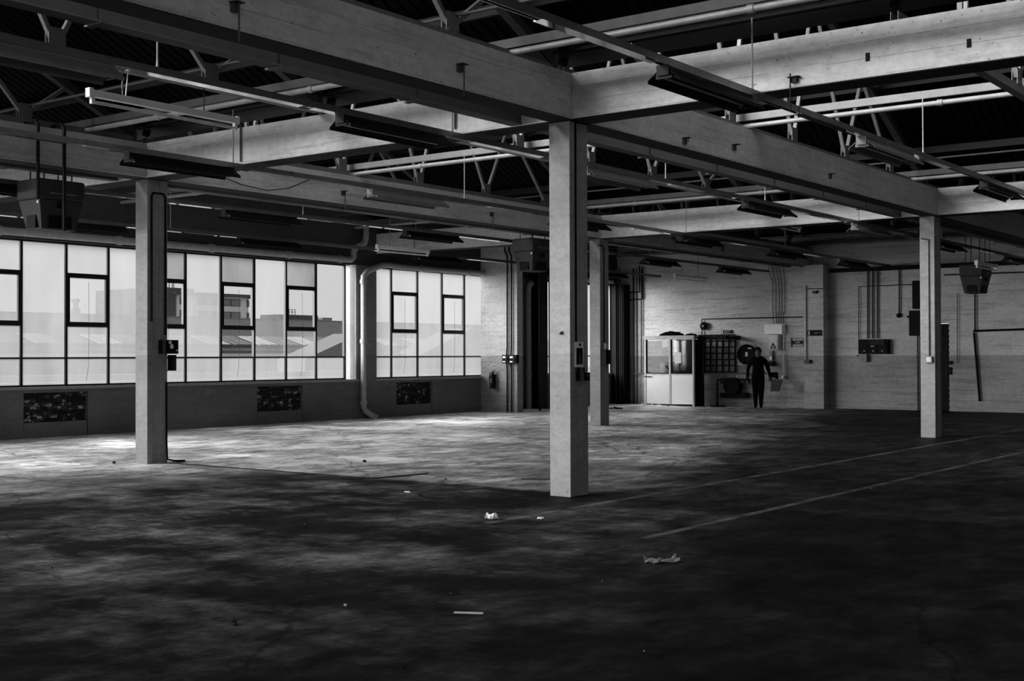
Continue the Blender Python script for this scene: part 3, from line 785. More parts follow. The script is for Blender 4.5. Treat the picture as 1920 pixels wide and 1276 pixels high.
for k, (p0, p1, lb) in enumerate((((1382, 653), (1391, 667), 'upper paper notice left of the round drum'), ((1382, 670), (1391.5, 684), 'lower paper notice left of the round drum'), ((1380, 703), (1398, 709), 'small paper strip above the wall winch'), ((1313, 685), (1329, 692), 'small plate at the lower left corner of the grid panel'))):
    n_ = wbox('paper_notice', p0, p1, .006, m_paper if k < 2 else m_offw, lb, 'notice', bevel=0, X=XF-.012)
    for v_ in (.3, .5, .7): wpart(n_, 'print_line', .15, .85, v_-.04, v_+.04, 0, .001, m_steel)
# grid panel
gp = wbox('grid_panel', (1310, 628), (1379, 697), .03, m_black, 'dark square grid panel of pale cells on the far wall', 'panel', bevel=0, X=XF-.03)
w_, h_, dp = o_dims[gp.name]
def cellmat(v): return plain('cell_%d' % int(v*100), v, .35, var=.5, scale=9)
cm = [cellmat(v) for v in (.2, .3, .42, .58)]
N = 6
for i in range(N):
    for j in range(N):
        cx, cz = (i+.5)/N, (j+.5)/N
        k = max(0, min(3, int(round(2.6-abs(i-2)*.6+random.uniform(-.8, .8)+(j in (2, 3, 4))*.4-1))))
        MB().box(-dp-.008, -dp, w_/2-(cx+.4/N)*w_, w_/2-(cx-.4/N)*w_, (cz-.4/N)*h_, (cz+.4/N)*h_).build('cell', cm[k], gp)
for i in range(N+1):
    wpart(gp, 'bar', i/N-.012, i/N+.012, 0, 1, .008, .04, m_black); wpart(gp, 'bar', 0, 1, i/N-.012, i/N+.012, .01, .05, m_black)
# round drum
drm = on_x(XF-.02, 1404.5, 664)
dd = MB().lathe([(.1, 0), (.1, -.1), (.29, -.1), (.31, -.12), (.31, -.2), (.27, -.22), (.2, -.19), (.06, -.21)], 28, axis='x').build('round_drum', m_black, smooth=True, loc=drm); tag(dd, 'large round black drum on the far wall beside the person', 'drum')
MB().box(-.225, -.2, -.06, .02, -.06, .07).build('white_label', m_paper, dd); MB().box(-.232, -.222, -.19, -.07, .17, .2).build('white_label', m_paper, dd)
# winch
wn = on_x(XF-.02, 1381, 745)
wi = empty('wall_winch', wn, 'black winch machine with two bars low on the far wall', 'winch')
MB().box(-.25, 0, -.45, .45, 0, .15).build('lower_bar', m_black, wi, bevel=.01); MB().box(-.22, 0, -.45, .45, .43, .6).build('upper_bar', m_dark, wi, bevel=.01)
MB().lathe([(.26, -.02), (.26, -.05), (.19, -.06), (.19, -.3), (.26, -.31), (.26, -.34)], 20, (0, .02, .36), 'x').build('reel', m_black, wi, smooth=True)
MB().prism([(-.2, .15), (.2, .15), (.1, .5), (-.1, .5)], 'x', -.2, -.02).build('bracket', m_black, wi)
MB().lathe([(.02, 0), (.02, -.02)], 8, (-.22, .22, .5), 'x').build('bolt', m_steel_l, wi); MB().lathe([(.02, 0), (.02, -.02)], 8, (-.22, -.32, .5), 'x').build('bolt', m_steel_l, wi)
wall_pipe([(1345, 762), (1345, 712), (1403, 711)], .03, m_dpipe, 'dark pipe frame standing round the wall winch')
cl = [on_x(XF-.25, 1352, 760)]
pipe('cable_loop', [(34.6+.25*math.cos(a/10*6.283), 18.1+.25*math.sin(a/10*6.283), .02) for a in range(11)], .015, m_black, 'black cable loop lying on the floor below the winch', 'cable')
# switchgear
sw = wbox('switchgear', (1609, 636), (1665, 663), .18, m_black, 'bank of black switchgear on the wall between pier and doorway', 'switchgear')
for k in range(3):
    wpart(sw, 'door', .03+k*.32, .33+k*.32, .05, .6, 0, .03, m_black)
    wpart(sw, 'indicator', .2+k*.3, .23+k*.3, .16, .24, .03, .036, m_paper)
wpart(sw, 'top_box', .42, .9, .62, 1.0, 0, .04, m_dark); wpart(sw, 'name_plate', .44, .55, .5, .54, .03, .035, m_paper)
lb = wbox('lever_box', (1611, 664), (1625, 678), .14, m_steel_l, 'small pale box below the switchgear', 'electrical box'); wpart(lb, 'lever', -.3, .0, .75, .9, 0, .03, m_black); wpart(lb, 'lid_screw', .45, .55, .3, .4, 0, .005, m_black)
wk = MB().lathe([(.06, 0), (.07, -.05), (.03, -.09)], 12, axis='x').build('call_button', m_black, smooth=True, loc=on_x(XF-.02, 1686, 591)); tag(wk, 'round black button at the foot of the single conduit', 'button')
a_ = wbox('wall_cabinet', (1710, 526), (1727, 578), .28, m_black, 'tall black cabinet high beside the far right column', 'cabinet'); wpart(a_, 'door', .05, .95, .03, .97, 0, .015, m_black)
b_ = wbox('wall_cabinet', (1704, 582), (1728, 629), .35, m_black, 'wider black cabinet below the tall one beside the far right column', 'cabinet'); wpart(b_, 'door', .05, .95, .03, .97, 0, .015, m_black); wpart(b_, 'knob', -.12, .0, .72, .8, -.05, .03, m_black)
for p0, p1, l_ in (((1778, 676), (1784, 683), 'upper small black fitting beside the dark doorway'), ((1778, 688), (1783, 702), 'lower small black fitting beside the dark doorway')):
    q_ = wbox('door_fitting', p0, p1, .05, m_black, l_, 'fitting'); wpart(q_, 'keyhole', .4, .6, .4, .6, 0, .003, m_steel)
# pier items
pipe('conduit', [on_x(XP-.02, 1511.5, 535), on_x(XP-.02, 1512, 673)], .016, m_steel_l, 'pale conduit down the left side of the far pier', 'conduit', n=8)
for p0, p1, l_, mm in (((1508, 674), (1519, 681), 'grey socket at the foot of the pier conduit', m_dark), ((1523, 545), (1531, 550), 'small dark box high on the far pier', m_dark)):
    q_ = wbox('junction_box', p0, p1, .08, mm, l_, 'electrical box', X=XP); wpart(q_, 'lid', .1, .9, .1, .9, 0, .006, m_steel)
pipe('conduit', [on_x(XP-.02, 1514, 541), on_x(XP-.02, 1543, 541)], .012, m_dpipe, 'thin cable across the head of the far pier', 'conduit', n=6)

# ------------------------------------------------------------------ booth
BX = 34.2
pA = on_x(BX, 1209, 758); pB = on_x(BX, 1302, 758)
by0, by1 = pB.y, pA.y; bw = by1-by0; BH = 2.06
bo = empty('site_booth', (BX, by0, 0), 'white panelled booth with two windows against the far brick wall', 'booth')
def bb(n_, x0, x1, u0, u1, z0, z1, mat, par=None, bev=.0):    # u measured from viewer's left
    return MB().box(x0, x1, bw-u1, bw-u0, z0, z1).build(n_, mat, par or bo, bevel=bev)
for u in (0, bw*.505, bw-.05): bb('post', -.03, .05, u, u+.06 if u != bw-.05 else bw, 0 if u != bw*.505 else .06, BH, m_offw)
bb('top_rail', -.045, .06, -.02, bw+.02, BH, BH+.12, m_offw, bev=.008); bb('roof_board', .06, .42, 0, bw, BH+.02, BH+.08, m_dark)
bb('waist_rail', -.02, .04, .06, bw-.05, .96, 1.0, m_offw)
for k, (u0, u1) in enumerate(((.06, bw*.505), (bw*.505+.06, bw-.05))):
    bb('lower_panel', -.012, .015, u0, u1, .07, .96, m_white)
    gl_ = bb('window_pane', .005, .011, u0+.03, u1-.03, 1.0, BH-.04, m_plainglass)
    bb('glazing_bar', -.01, .03, u0, u0+.035, 1.0, BH, m_black); bb('glazing_bar', -.01, .03, u0+.03, u1-.01, 1.0, 1.03, m_black)
bb('paper_sheet', -.006, .003, bw*.62, bw*.74, 1.33, 1.66, m_paper); bb('paper_sheet', -.006, .003, bw*.36, bw*.48, 1.82, 2.04, m_paper)
bb('side_panel', .06, .55, bw-.06, bw, 0, BH, m_black)
bb('rear_divider', .7, .74, bw*.42, bw*.97, 0, BH, m_dark); bb('rear_bar', .66, .70, bw*.74, bw*.79, .1, BH, m_black); bb('rear_bar', .64, .68, bw*.45, bw*.5, .1, BH, m_black)
bb('cross_bar', .62, .66, bw*.4, bw*.97, 1.55, 1.59, m_black)
bb('door_bolt', -.06, -.03, .0, .26, .9, .925, m_dark)
bb('kick_rail', -.01, .04, .06, bw-.05, 0.03, .06, m_black)
tank = MB().lathe([(.05, 0), (.22, .02), (.27, .1), (.27, .36), (.24, .42), (.05, .44)], 20).build('water_tank', m_white, smooth=True, loc=(BX+.4, by1-.62, .93)); tag(tank, 'rounded white tank behind the left booth window', 'tank')
MB().tube([(-.26, -.06, .3), (-.3, -.1, .3), (-.3, -.18, .22), (-.27, -.2, .16)], .02, 8).build('dark_handle', m_black, tank)
shelf = MB().box(.06, .66, bw*.55, bw-.07, .88, .925).build('shelf', m_offw, bo)
for v in range(2):
    MB().box(.1+.5*v, .14+.5*v, bw*.55, bw*.55+.04, 0, .88).build('leg', m_offw, shelf); MB().box(.1+.5*v, .14+.5*v, bw-.12, bw-.08, 0, .88).build('leg', m_offw, shelf)
def lump(name, loc, dims, mat, label, cat, seed=1):
    rnd = random.Random(seed); bm = bmesh.new(); bmesh.ops.create_icosphere(bm, subdivisions=3, radius=1)
    for v in bm.verts:
        n_ = math.sin(v.co.x*5+seed)*math.cos(v.co.y*6+seed*2)*.18+rnd.uniform(-.05, .05)
        v.co = Vector((v.co.x*dims[0], v.co.y*dims[1], max(v.co.z, -.35)*dims[2]))*(1+n_)
    z = min(v.co.z for v in bm.verts)
    for v in bm.verts: v.co.z -= z
    me = bpy.data.meshes.new(name); bm.to_mesh(me); bm.free(); me.materials.append(mat); me.shade_smooth()
    o = bpy.data.objects.new(name, me); COL.objects.link(o); o.location = loc; return tag(o, label, cat)
lump('crumpled_sheet', (BX+.24, by0+bw*.52, BH+.08), (.14, .4, .12), m_blackc, 'crumpled black sheeting on top of the booth', 'sheet', 3)
lump('crumpled_sheet', (BX+.24, by0+bw*.14, BH+.08), (.14, .2, .07), m_blackc, 'low dark rag at the right end of the booth top', 'rag', 5)
wl_ = MB().box(XF-.9, XF-.85, by0-.95, by0, BH-.02, BH+.1).box(XF-.9, XF-.02, by0-.95, by0-.91, BH-.02, BH+.1).build('canopy_rail', m_black); tag(wl_, 'black rail reaching from the booth across the grid panel', 'rail')

tag(MB().box(XF-.12, XF-.013, 2, 14.8, 3.98, 4.1).build('wall_rail', m_black), 'dark steel rail along the head of the far wall right of the pier', 'rail')
pipe('conduit', [(X0+.375, Y0+.08, 1.76), (X0+.375, Y0+.08, 4.2)], .012, m_black, 'black cable behind the right edge of the nearest column', 'cable', n=8)
# ------------------------------------------------------------------ nib wall items
XN = 28.15
for k, px in enumerate((951, 959)):
    pipe('conduit', [on_x(XN-.035, px-5, 458), on_x(XN-.035, px-5, 470), on_x(XN-.035, px, 480), on_x(XN-.035, px, 650), on_x(XN-.035, px-1, 664), on_x(XN-.035, px-1, 682), on_x(XN-.035, px, 695), on_x(XN-.035, px, 772)], .022, m_dpipe, '%s dark conduit running down the brick stub wall' % ('left', 'right')[k], 'conduit', 'conduits on the stub wall', 8)
for k, (a, b) in enumerate(((941.5, 953), (954, 968))):
    q_ = wbox('switch_box', (a, 665), (b, 681), .13, m_black, '%s black switch box on the brick stub wall' % ('left-hand', 'right-hand')[k], 'switch', X=XN-.06)
    wpart(q_, 'white_label', .12, .55, .62, .85, 0, .004, m_paper); wpart(q_, 'white_label', .12, .5, .12, .28, 0, .004, m_paper); wpart(q_, 'rotary_knob', .6, .85, .4, .6, 0, .03, m_dark)
fe_ = on_x(XN-.1, 924, 728)
fe = empty('fire_extinguisher', fe_, 'dark fire extinguisher hung on the brick stub wall', 'fire extinguisher')
MB().lathe([(.07, 0), (.085, .015), (.085, .33), (.06, .39), (.03, .42), (.03, .45)], 18).build('cylinder', m_black, fe, smooth=True)
MB().box(-.03, .03, -.06, .03, .45, .475).box(-.02, .02, -.08, .02, .5, .515).build('valve_handle', m_dark, fe)
MB().tube([(0, .02, .46), (0, .1, .44), (0, .12, .3), (0, .11, .18), (0, .1, .1)], .012, 8).build('hose', m_black, fe, smooth=True)
MB().box(-.087, -.083, -.03, .03, .16, .28).build('label_panel', m_steel, fe); MB().box(.07, .1, -.03, .03, .2, .4).build('bracket', m_dark, fe)
q_ = wbox('id_plate', (921, 683), (929, 687), .006, m_offw, 'small id plate above the fire extinguisher', 'sign', X=XN, bevel=0); wpart(q_, 'print_band', .1, .9, .2, .6, 0, .001, m_dark)

# ------------------------------------------------------------------ items on columns
def ybox(name, x0, x1, z0, z1, y, depth, mat, label, cat):
    o = MB().box(x0, x1, -depth, 0, z0, z1).build(name, mat, bevel=.004, loc=(0, y, 0)); return tag(o, label, cat)
def cx(px, Y=Y0): return on_y(Y, px, 640).x
def cz(py, px=1090, Y=Y0): return on_y(Y, px, py).z
pipe('conduit', [(X0+.12, Y0-.015+.02, cz(640)), (X0+.12, Y0+.003, 4.2)], .014, m_black, 'black conduit running down the nearest column to the notice', 'conduit', n=8)
x0_, x1_ = X0+.075, X0+.235
nb = ybox('framed_notice', x0_, x1_, cz(688), cz(641), Y0, .02, m_white, 'white framed notice with a dark picture on the nearest column', 'notice')
MB().box(x0_+.02, x1_-.02, -.024, -.02, cz(683), cz(652)).build('dark_picture', m_black, nb); MB().lathe([(.018, 0), (.018, -.006)], 14, (x0_+.09, -.02, cz(646)), 'y').build('round_mark', m_black, nb)
MB().prism([(x0_+.06, cz(682)), (x0_+.1, cz(682)), (x0_+.085, cz(660)), (x0_+.078, cz(660))], 'y', -.026, -.024).build('pale_figure', m_steel, nb)
s1 = ybox('column_switch', X0+.12, X0+.25, cz(713), cz(698), Y0, .1, m_black, 'black switch below the framed notice', 'switch')
MB().box(X0+.18, X0+.225, -.104, -.1, cz(706), cz(701)).build('white_label', m_steel, s1); MB().box(X0+.12, X0+.16, -.09, -.01, cz(698), cz(689)).build('cable_neck', m_black, s1)
hk = on_x(X0, 1054, 624)
h_ = MB().tube([(0, 0, 0), (-.04, 0, 0), (-.045, 0, -.02)], .006, 6).box(-.004, 0, -.02, .02, -.02, .02).build('wall_hook', m_dark, loc=hk); tag(h_, 'small hook on the bright face of the nearest column', 'hook')
# column B
def zB(py): return on_y(Y0+DY, 290, py).z
yb = Y0+DY
b1 = ybox('switch_box', X0+.2, X0+.44, zB(663), zB(637), yb, .16, m_black, 'black switch box with white stickers on the left window column', 'switch')
MB().box(X0+.26, X0+.31, -.164, -.16, zB(644), zB(639)).build('sticker', m_paper, b1); MB().box(X0+.29, X0+.34, -.164, -.16, zB(653), zB(645)).build('sticker', m_paper, b1); MB().box(X0+.4, X0+.42, -.17, -.16, zB(658), zB(655)).build('sticker', m_paper, b1)
b2 = ybox('small_fuse_box', X0+.36, X0+.45, zB(695), zB(665), yb, .1, m_black, 'narrow black box under the switch box on the left window column', 'electrical box'); MB().box(X0+.37, X0+.44, -.105, -.1, zB(693), zB(667)).build('cover', m_dark, b2)
pipe('conduit', [(X0+.06, yb-.02, 2.1), (X0+.06, yb-.02, 3.95), (X0+.09, yb-.02, 4.0), (X0+.27, yb-.02, 4.0), (X0+.31, yb-.02, 3.95), (X0+.31, yb-.02, 1.9)], .016, m_black, 'looped black conduit down the left window column', 'conduit', n=8)
pipe('loose_cable', [(X0+.33, yb-.02, 1.2), (X0+.335, yb-.015, .3), (X0+.34, yb-.03, .05), (X0+.45, yb-.15, .015), (X0+.6, yb-.1, .015), (X0+.5, yb+.05, .015)], .014, m_black, 'black cable trailing down the left window column to the floor', 'cable', n=8)
# column C, D
yc, xc = Y0+DY, X0+DX
c1 = ybox('switch_box', xc+.02, xc+.2, 1.38, 1.7, yc+.03, .17, m_black, 'black switch box on the slim far column', 'switch')
MB().box(xc+.03, xc+.06, -.144, -.14, 1.5, 1.62).build('white_label', m_paper, c1); MB().box(xc+.09, xc+.12, -.144, -.14, 1.52, 1.66).build('white_label', m_paper, c1)
c2 = ybox('junction_box', xc+.1, xc+.19, 1.71, 1.86, yc, .08, m_steel_l, 'pale junction box above the switch box on the slim far column', 'electrical box'); MB().box(xc+.11, xc+.18, -.085, -.08, 1.73, 1.84).build('lid', m_offw, c2)
pipe('conduit', [(xc+.14, yc-.02, 1.86), (xc+.14, yc-.02, 4.0), (xc+.05, yc-.02, 4.05), (xc-.1, yc-.02, 4.05)], .014, m_dark, 'thin conduit on the slim far column', 'conduit', n=8)
xd = X0+DX
pipe('conduit', [(xd-.02, Y0+.1, 1.55), (xd-.02, Y0+.1, 3.75), (xd-.02, Y0+.25, 3.78)], .01, m_dark, 'thin conduit down the bright face of the far right column', 'conduit', n=8)
q_ = MB().box(-.06, 0, -.06, .06, 0, .12).build('junction_box', m_steel_l, bevel=.006, loc=(xd, Y0+.1, 1.42)); tag(q_, 'small round-cornered box on the far right column', 'electrical box'); MB().box(-.065, -.06, -.045, .045, .015, .105).build('lid', m_offw, q_)

# brackets on beam sides
def hook(X_, Y_, Z_, drop, label):
    r = empty('beam_bracket', (X_, Y_, Z_), label, 'bracket', 'small steel brackets on the concrete beams')
    MB().box(-.035, .035, -.03, 0, -.04, .03).box(-.05, .05, -.09, 0, .03, .037).build('bracket_plate', m_steel, r)
    if drop: MB().tube([(.01, -.06, .05), (.01, -.06, -drop)], .008, 6).build('drop_rod', m_steel, r)
    return r
yf = Y0-.09
for k, (px, py, dr_, lb_) in enumerate(((437, 14, .28, 'bracket and rod on the great beam nearest the top edge'), (860, 128, .27, 'bracket and rod midway along the great beam'), (1375, 276, 0, 'small bracket on the beam beyond the nearest column, nearer one'), (1282, 264, .02, 'small stub on the beam just past the nearest column'), (1555, 330, 0, 'small bracket farther along the beam to the right column'))):
    p = on_y(yf, px, py); hook(p.x, yf, p.z, dr_, lb_)
yf2 = Y0+DY-.09
for px, py, dr_, lb_ in ((642, 362, .3, 'dark bracket on the beam behind the left window column, nearer one'), (920, 402, .3, 'dark bracket on the beam just left of the nearest column'), (1262, 446, .3, 'dark bracket on the far beam, left of two'), (1354, 468, .2, 'dark bracket on the far beam, right of two')):
    p = on_y(yf2, px, py); hook(p.x, yf2, p.z, dr_, lb_)
xf = X0-.09
for px, py, lb_ in ((1491, 150, 'dark bracket low on the pale cross beam'),):
    p = on_x(xf, px, py); r = empty('beam_bracket', p, lb_, 'bracket', 'small steel brackets on the concrete beams')
    MB().box(-.04, 0, -.03, .03, -.03, .03).box(-.06, 0, -.06, .06, .02, .03).tube([(-.05, .03, .06), (-.05, .03, -.32)], .008, 6).build('bracket_plate', m_dark, r)
for px, py in ((1627, 107), (1817, 81)):
    p = on_x(xf, px, py); s_ = MB().box(-.006, 0, -.02, .02, -.04, .04).lathe([(.012, -.006), (.012, -.014)], 8, axis='x').build('beam_socket', m_black, loc=p); tag(s_, 'small black socket slot in the pale cross beam, %s one' % ('nearer the column' if px < 1700 else 'nearer the right edge'), 'socket')
# vertical conduits on beams
pipe('conduit', [on_x(xf-.02, 451, 303), on_x(xf-.02, 451, 235)], .012, m_steel, 'upright rod against the bright cross beam at left', 'conduit', n=8)
pipe('conduit', [on_x(xf-.02, 853, 242), on_x(xf-.02, 853, 205)], .012, m_steel, 'short upright rod on the bright cross beam nearer the column', 'conduit', n=8)
pipe('drop_pipe', [(9.75, 15.55, 4.76), (9.75, 15.3, 4.76), (9.75, 15.25, 4.7), (9.75, 15.25, 3.7)], .025, m_dpipe, 'left of two dark drop pipes before the shaded left beam', 'pipe', n=8)
pipe('drop_pipe', [(10.15, 15.55, 4.76), (10.15, 15.3, 4.76), (10.15, 15.25, 4.7), (10.15, 15.25, 3.3)], .025, m_dpipe, 'right of two dark drop pipes before the shaded left beam', 'pipe', n=8)
pipe('sagging_cable', [on_y(Y0+DY-.13, *p) for p in ((415, 330), (450, 345), (500, 357), (540, 353), (585, 335))], .008, m_dark, 'thin cable sagging across the beam behind the left window column', 'cable', n=6)

# ------------------------------------------------------------------ floor bits
def strip(name, pts, w_, h_, mat, label, cat):
    mb = MB()
    for p, q in zip(pts, pts[1:]): mb.bar((*p, h_/2), (*q, h_/2), w_, h_)
    return tag(mb.build(name, mat), label, cat)
strip('floor_cable_strip', [(11.97, 15.3), (11.97, 11.21), (12.9, 11.08)], .035, .01, m_black, 'black strip on the floor running from the left window column and turning', 'strip')
strip('floor_cable_strip', [(13.4, 8.9), (13.0, 9.6)], .04, .008, m_black, 'short black strip on the floor left of the nearest column', 'strip')
def scrap(name, x, y, w_, d_, rz, mat, label, cat, crumple=.012):
    bm = bmesh.new(); bmesh.ops.create_grid(bm, x_segments=6, y_segments=6, size=.5)
    for v in bm.verts: v.co = Vector((v.co.x*w_, v.co.y*d_, abs(random.gauss(0, crumple))+.003))
    me = bpy.data.meshes.new(name); bm.to_mesh(me); bm.free(); me.materials.append(mat)
    o = bpy.data.objects.new(name, me); COL.objects.link(o); o.location = (x, y, 0); o.rotation_euler = (0, 0, rz)
    m_ = o.modifiers.new('thick', 'SOLIDIFY'); m_.thickness = .002; return tag(o, label, cat)
scrap('paper_scrap', 11.03, 9.79, .14, .06, .9, m_paper, 'flat white paper scrap on the floor left of the nearest column', 'paper', .001)
scrap('paper_scrap', 9.64, 7.47, .1, .12, .3, m_paper, 'crumpled paper at the near end of the floor line', 'paper', .03)
scrap('paper_scrap', 9.95, 7.12, .06, .05, .3, m_paper, 'tiny paper scrap just right of the crumpled paper', 'paper', .01)
scrap('plastic_wrapper', 8.41, 4.88, .26, .1, -.7, m_steel_l, 'crumpled plastic wrapper on the dark floor at right', 'wrapper', .022)
st = MB().box(-.09, .09, -.012, .012, 0, .008).build('wooden_stick', m_offw, loc=(6.06, 4.88, 0)); st.rotation_euler = (0, 0, -1.08); tag(st, 'short pale stick lying on the near floor', 'stick')
rb = random.Random(5)
for (px_, py_, lb_) in ((683, 866, 'dark clot of dirt on the bright floor between the columns'), (836, 898, 'small dark chip left of the nearest column'), (788, 930, 'dark chip beyond the flat paper scrap'), (625, 973, 'dark chip on the floor below the black strip'), (572, 985, 'long dark splinter left of the floor joint'),
        (98, 1065, 'dark crumb on the floor near the left edge'), (438, 1171, 'dark splinter low on the near floor'), (214, 869, 'dark splinter beside the left window column'), (744, 973, 'dark chip on the joint in mid floor'), (785, 1004, 'dark chip short of the crumpled paper'),
        (845, 1113, 'pale crumb above the pale stick'), (1129, 1089, 'tiny pale crumb left of the wrapper'), (648, 1136, 'pale torn scrap on the near floor'), (1208, 1221, 'tiny pale crumb at the bottom right'), (756, 1252, 'dark lump low on the near floor'), (1634, 916, 'pale crumb near the right floor line')):
    d_ = ray(px_, py_); t_ = -EYE/d_.z; x, y = d_.x*t_, d_.y*t_
    bm = bmesh.new(); bmesh.ops.create_icosphere(bm, subdivisions=1, radius=(.05 if 'splinter' in lb_ or 'clot' in lb_ or 'scrap' in lb_ else .02)*(.6 if 'pale' in lb_ else 1)*(1 if py_ > 950 else 1.3))
    for v in bm.verts: v.co.x *= rb.uniform(.35, .5); v.co.y *= rb.uniform(.7, 1.2); v.co.z = v.co.z*.3
    z_ = min(v.co.z for v in bm.verts)
    for v in bm.verts: v.co.z -= z_
    me = bpy.data.meshes.new('chip'); bm.to_mesh(me); bm.free(); me.materials.append(m_steel_l if 'pale' in lb_ else m_black)
    o = bpy.data.objects.new('debris_chip', me); COL.objects.link(o); o.location = (x, y, 0); o.rotation_euler = (0, 0, -.6)
    tag(o, lb_, 'debris')
for x, y, r_, lb_ in ((BX-.25, by0+1.5, .5, 'long paper litter at the foot of the booth'), (BX-.2, by0+1.1, .1, 'white scrap at the foot of the booth'), (30.6, 20.6, .6, 'rubble scatter beyond the slim column'), (31.5, 19.8, .4, 'dark litter strip on the far floor'), (29.9, 20.2, .3, 'pale litter beside the opening')):
    scrap('floor_litter', x, y, .15, max(r_, .2), .1, m_paper if 'white' in lb_ or 'paper' in lb_ else m_dark, lb_, 'litter', .03)

# ------------------------------------------------------------------ person
def skinned(name, verts, edges, radii, mat, parent, sub=2, root=0):
    me = bpy.data.meshes.new(name); me.from_pydata(verts, edges, []); o = bpy.data.objects.new(name, me); COL.objects.link(o)
    sk_ = o.modifiers.new('skin', 'SKIN')
    for i, r_ in enumerate(radii):
        me.skin_vertices[0].data[i].radius = (r_, r_) if not isinstance(r_, tuple) else r_
    me.skin_vertices[0].data[root].use_root = True
    ss = o.modifiers.new('sub', 'SUBSURF'); ss.levels = sub; ss.render_levels = sub
    dg = bpy.context.evaluated_depsgraph_get(); ev = o.evaluated_get(dg); nm = bpy.data.meshes.new_from_object(ev)
    o.modifiers.clear(); o.data = nm; nm.materials.clear(); nm.materials.append(mat); nm.shade_smooth(); bpy.data.meshes.remove(me); nm.name = name
    o.parent = parent; return o
pp = on_x(34.55, 1422, 764)
pe = empty('person', (34.55, pp.y, 0), 'person in dark clothes walking with bags before the far wall', 'person', rz=math.radians(203))
# local frame: +x forward (towards the windows), +y the person's left, z up
V = [(0, 0, .95), (0, 0, 1.12), (.01, 0, 1.3), (.02, 0, 1.44), (.03, 0, 1.53), (.05, 0, 1.62), (.055, 0, 1.73),
     (.02, .19, 1.43), (.0, .29, 1.18), (.06, .33, 1.0), (.08, .34, .93),
     (.02, -.19, 1.43), (-.02, -.3, 1.16), (.06, -.31, .93), (.08, -.31, .84),
     (0, .085, .86), (.08, .085, .5), (.02, .08, .12), (.05, .08, .05), (.2, .09, .03),
     (0, -.085, .86), (.0, -.085, .5), (-.1, -.085, .15), (-.12, -.085, .05), (.03, -.09, .03)]
Ed = [(0, 1), (1, 2), (2, 3), (3, 4), (4, 5), (5, 6), (3, 7), (7, 8), (8, 9), (9, 10), (3, 11), (11, 12), (12, 13), (13, 14), (0, 15), (15, 16), (16, 17), (17, 18), (18, 19), (0, 20), (20, 21), (21, 22), (22, 23), (23, 24)]
Rr = [(.25, .19), (.23, .18), (.23, .17), (.17, .12), .055, .085, .075, .085, .065, .042, .03, .075, .055, .042, .03, .125, .095, .06, .05, .04, .125, .095, .06, .05, .04]
skinned('body', V, Ed, Rr, m_blackc, pe)
MB().lathe([(.03, 1.5), (.06, 1.52), (.082, 1.58), (.09, 1.65), (.085, 1.72), (.05, 1.77), (.01, 1.785)], 16, (.06, 0, 0)).build('head', m_skin, pe, smooth=True)
MB().lathe([(.088, 1.62), (.1, 1.68), (.095, 1.74), (.06, 1.795), (.01, 1.81)], 16, (.045, 0, 0)).build('hair', m_blackc, pe, smooth=True)
MB().prism([(.14, 1.66), (.172, 1.63), (.14, 1.62)], 'y', -.012, .012).build('nose', m_skin, pe)
MB().box(.14, .147, -.025, .025, 1.585, 1.592).build('mouth', m_black, pe)
for s in (-1, 1):
    MB().lathe([(.004, -.004), (.01, 0), (.004, .004)], 8, (.14, .032*s, 1.672), 'x').build('eye', m_black, pe)
    MB().lathe([(.02, -.006), (.028, 0), (.02, .006)], 10, (.05, .092*s, 1.655), 'y').build('ear', m_skin, pe)
for (hx, hy, hz) in ((.08, .34, .93), (.08, -.31, .84)):
    HV = [(0, 0, .0), (.005, 0, -.05), (.01, 0, -.085)]; HE = [(0, 1), (1, 2)]; HR = [.022, .028, .022]
    for i in range(4):
        b = len(HV); y = -.03+.02*i; l_ = (.05, .062, .066, .055)[i]
        HV += [(.012, y, -.09), (.02, y, -.09-l_*.5), (.034, y, -.09-l_)]; HE += [(2, b), (b, b+1), (b+1, b+2)]; HR += [.009, .0085, .007]
    b = len(HV); HV += [(.03, .0, -.04), (.05, .005, -.075)]; HE += [(1, b), (b, b+1)]; HR += [.011, .008]
    h_ = skinned('hand', HV, HE, HR, m_skin, pe, 1); h_.location = (hx, hy, hz)
MB().tube([(.02, -.1, 1.52), (.22, -.04, 1.35), (.26, .1, 1.15), (.16, .26, 1.0)], .015, 6).build('bag_strap', m_black, pe)
bg1 = MB().box(-.2, .02, .3, .58, .78, 1.06).build('shoulder_bag', m_blackc, bevel=.04); bg1.location = pe.location; bg1.rotation_euler = pe.rotation_euler
tag(bg1, 'black padded shoulder bag slung at the person\'s side', 'bag'); MB().box(.02, .03, .35, .53, .84, .96).build('pocket', m_dark, bg1)
bg2 = MB().prism([(.36, .5), (.62, .5), (.72, .84), (.38, .84)], 'x', .1, .26).build('carrier_bag', m_steel, bevel=.02); bg2.location = pe.location; bg2.rotation_euler = pe.rotation_euler
tag(bg2, 'grey carrier bag held low beside the person', 'bag'); MB().tube([(.18, .46, .83), (.15, .42, .9), (.15, .42, .9), (.18, .58, .83)], .006, 6).build('bag_handle', m_white, bg2)

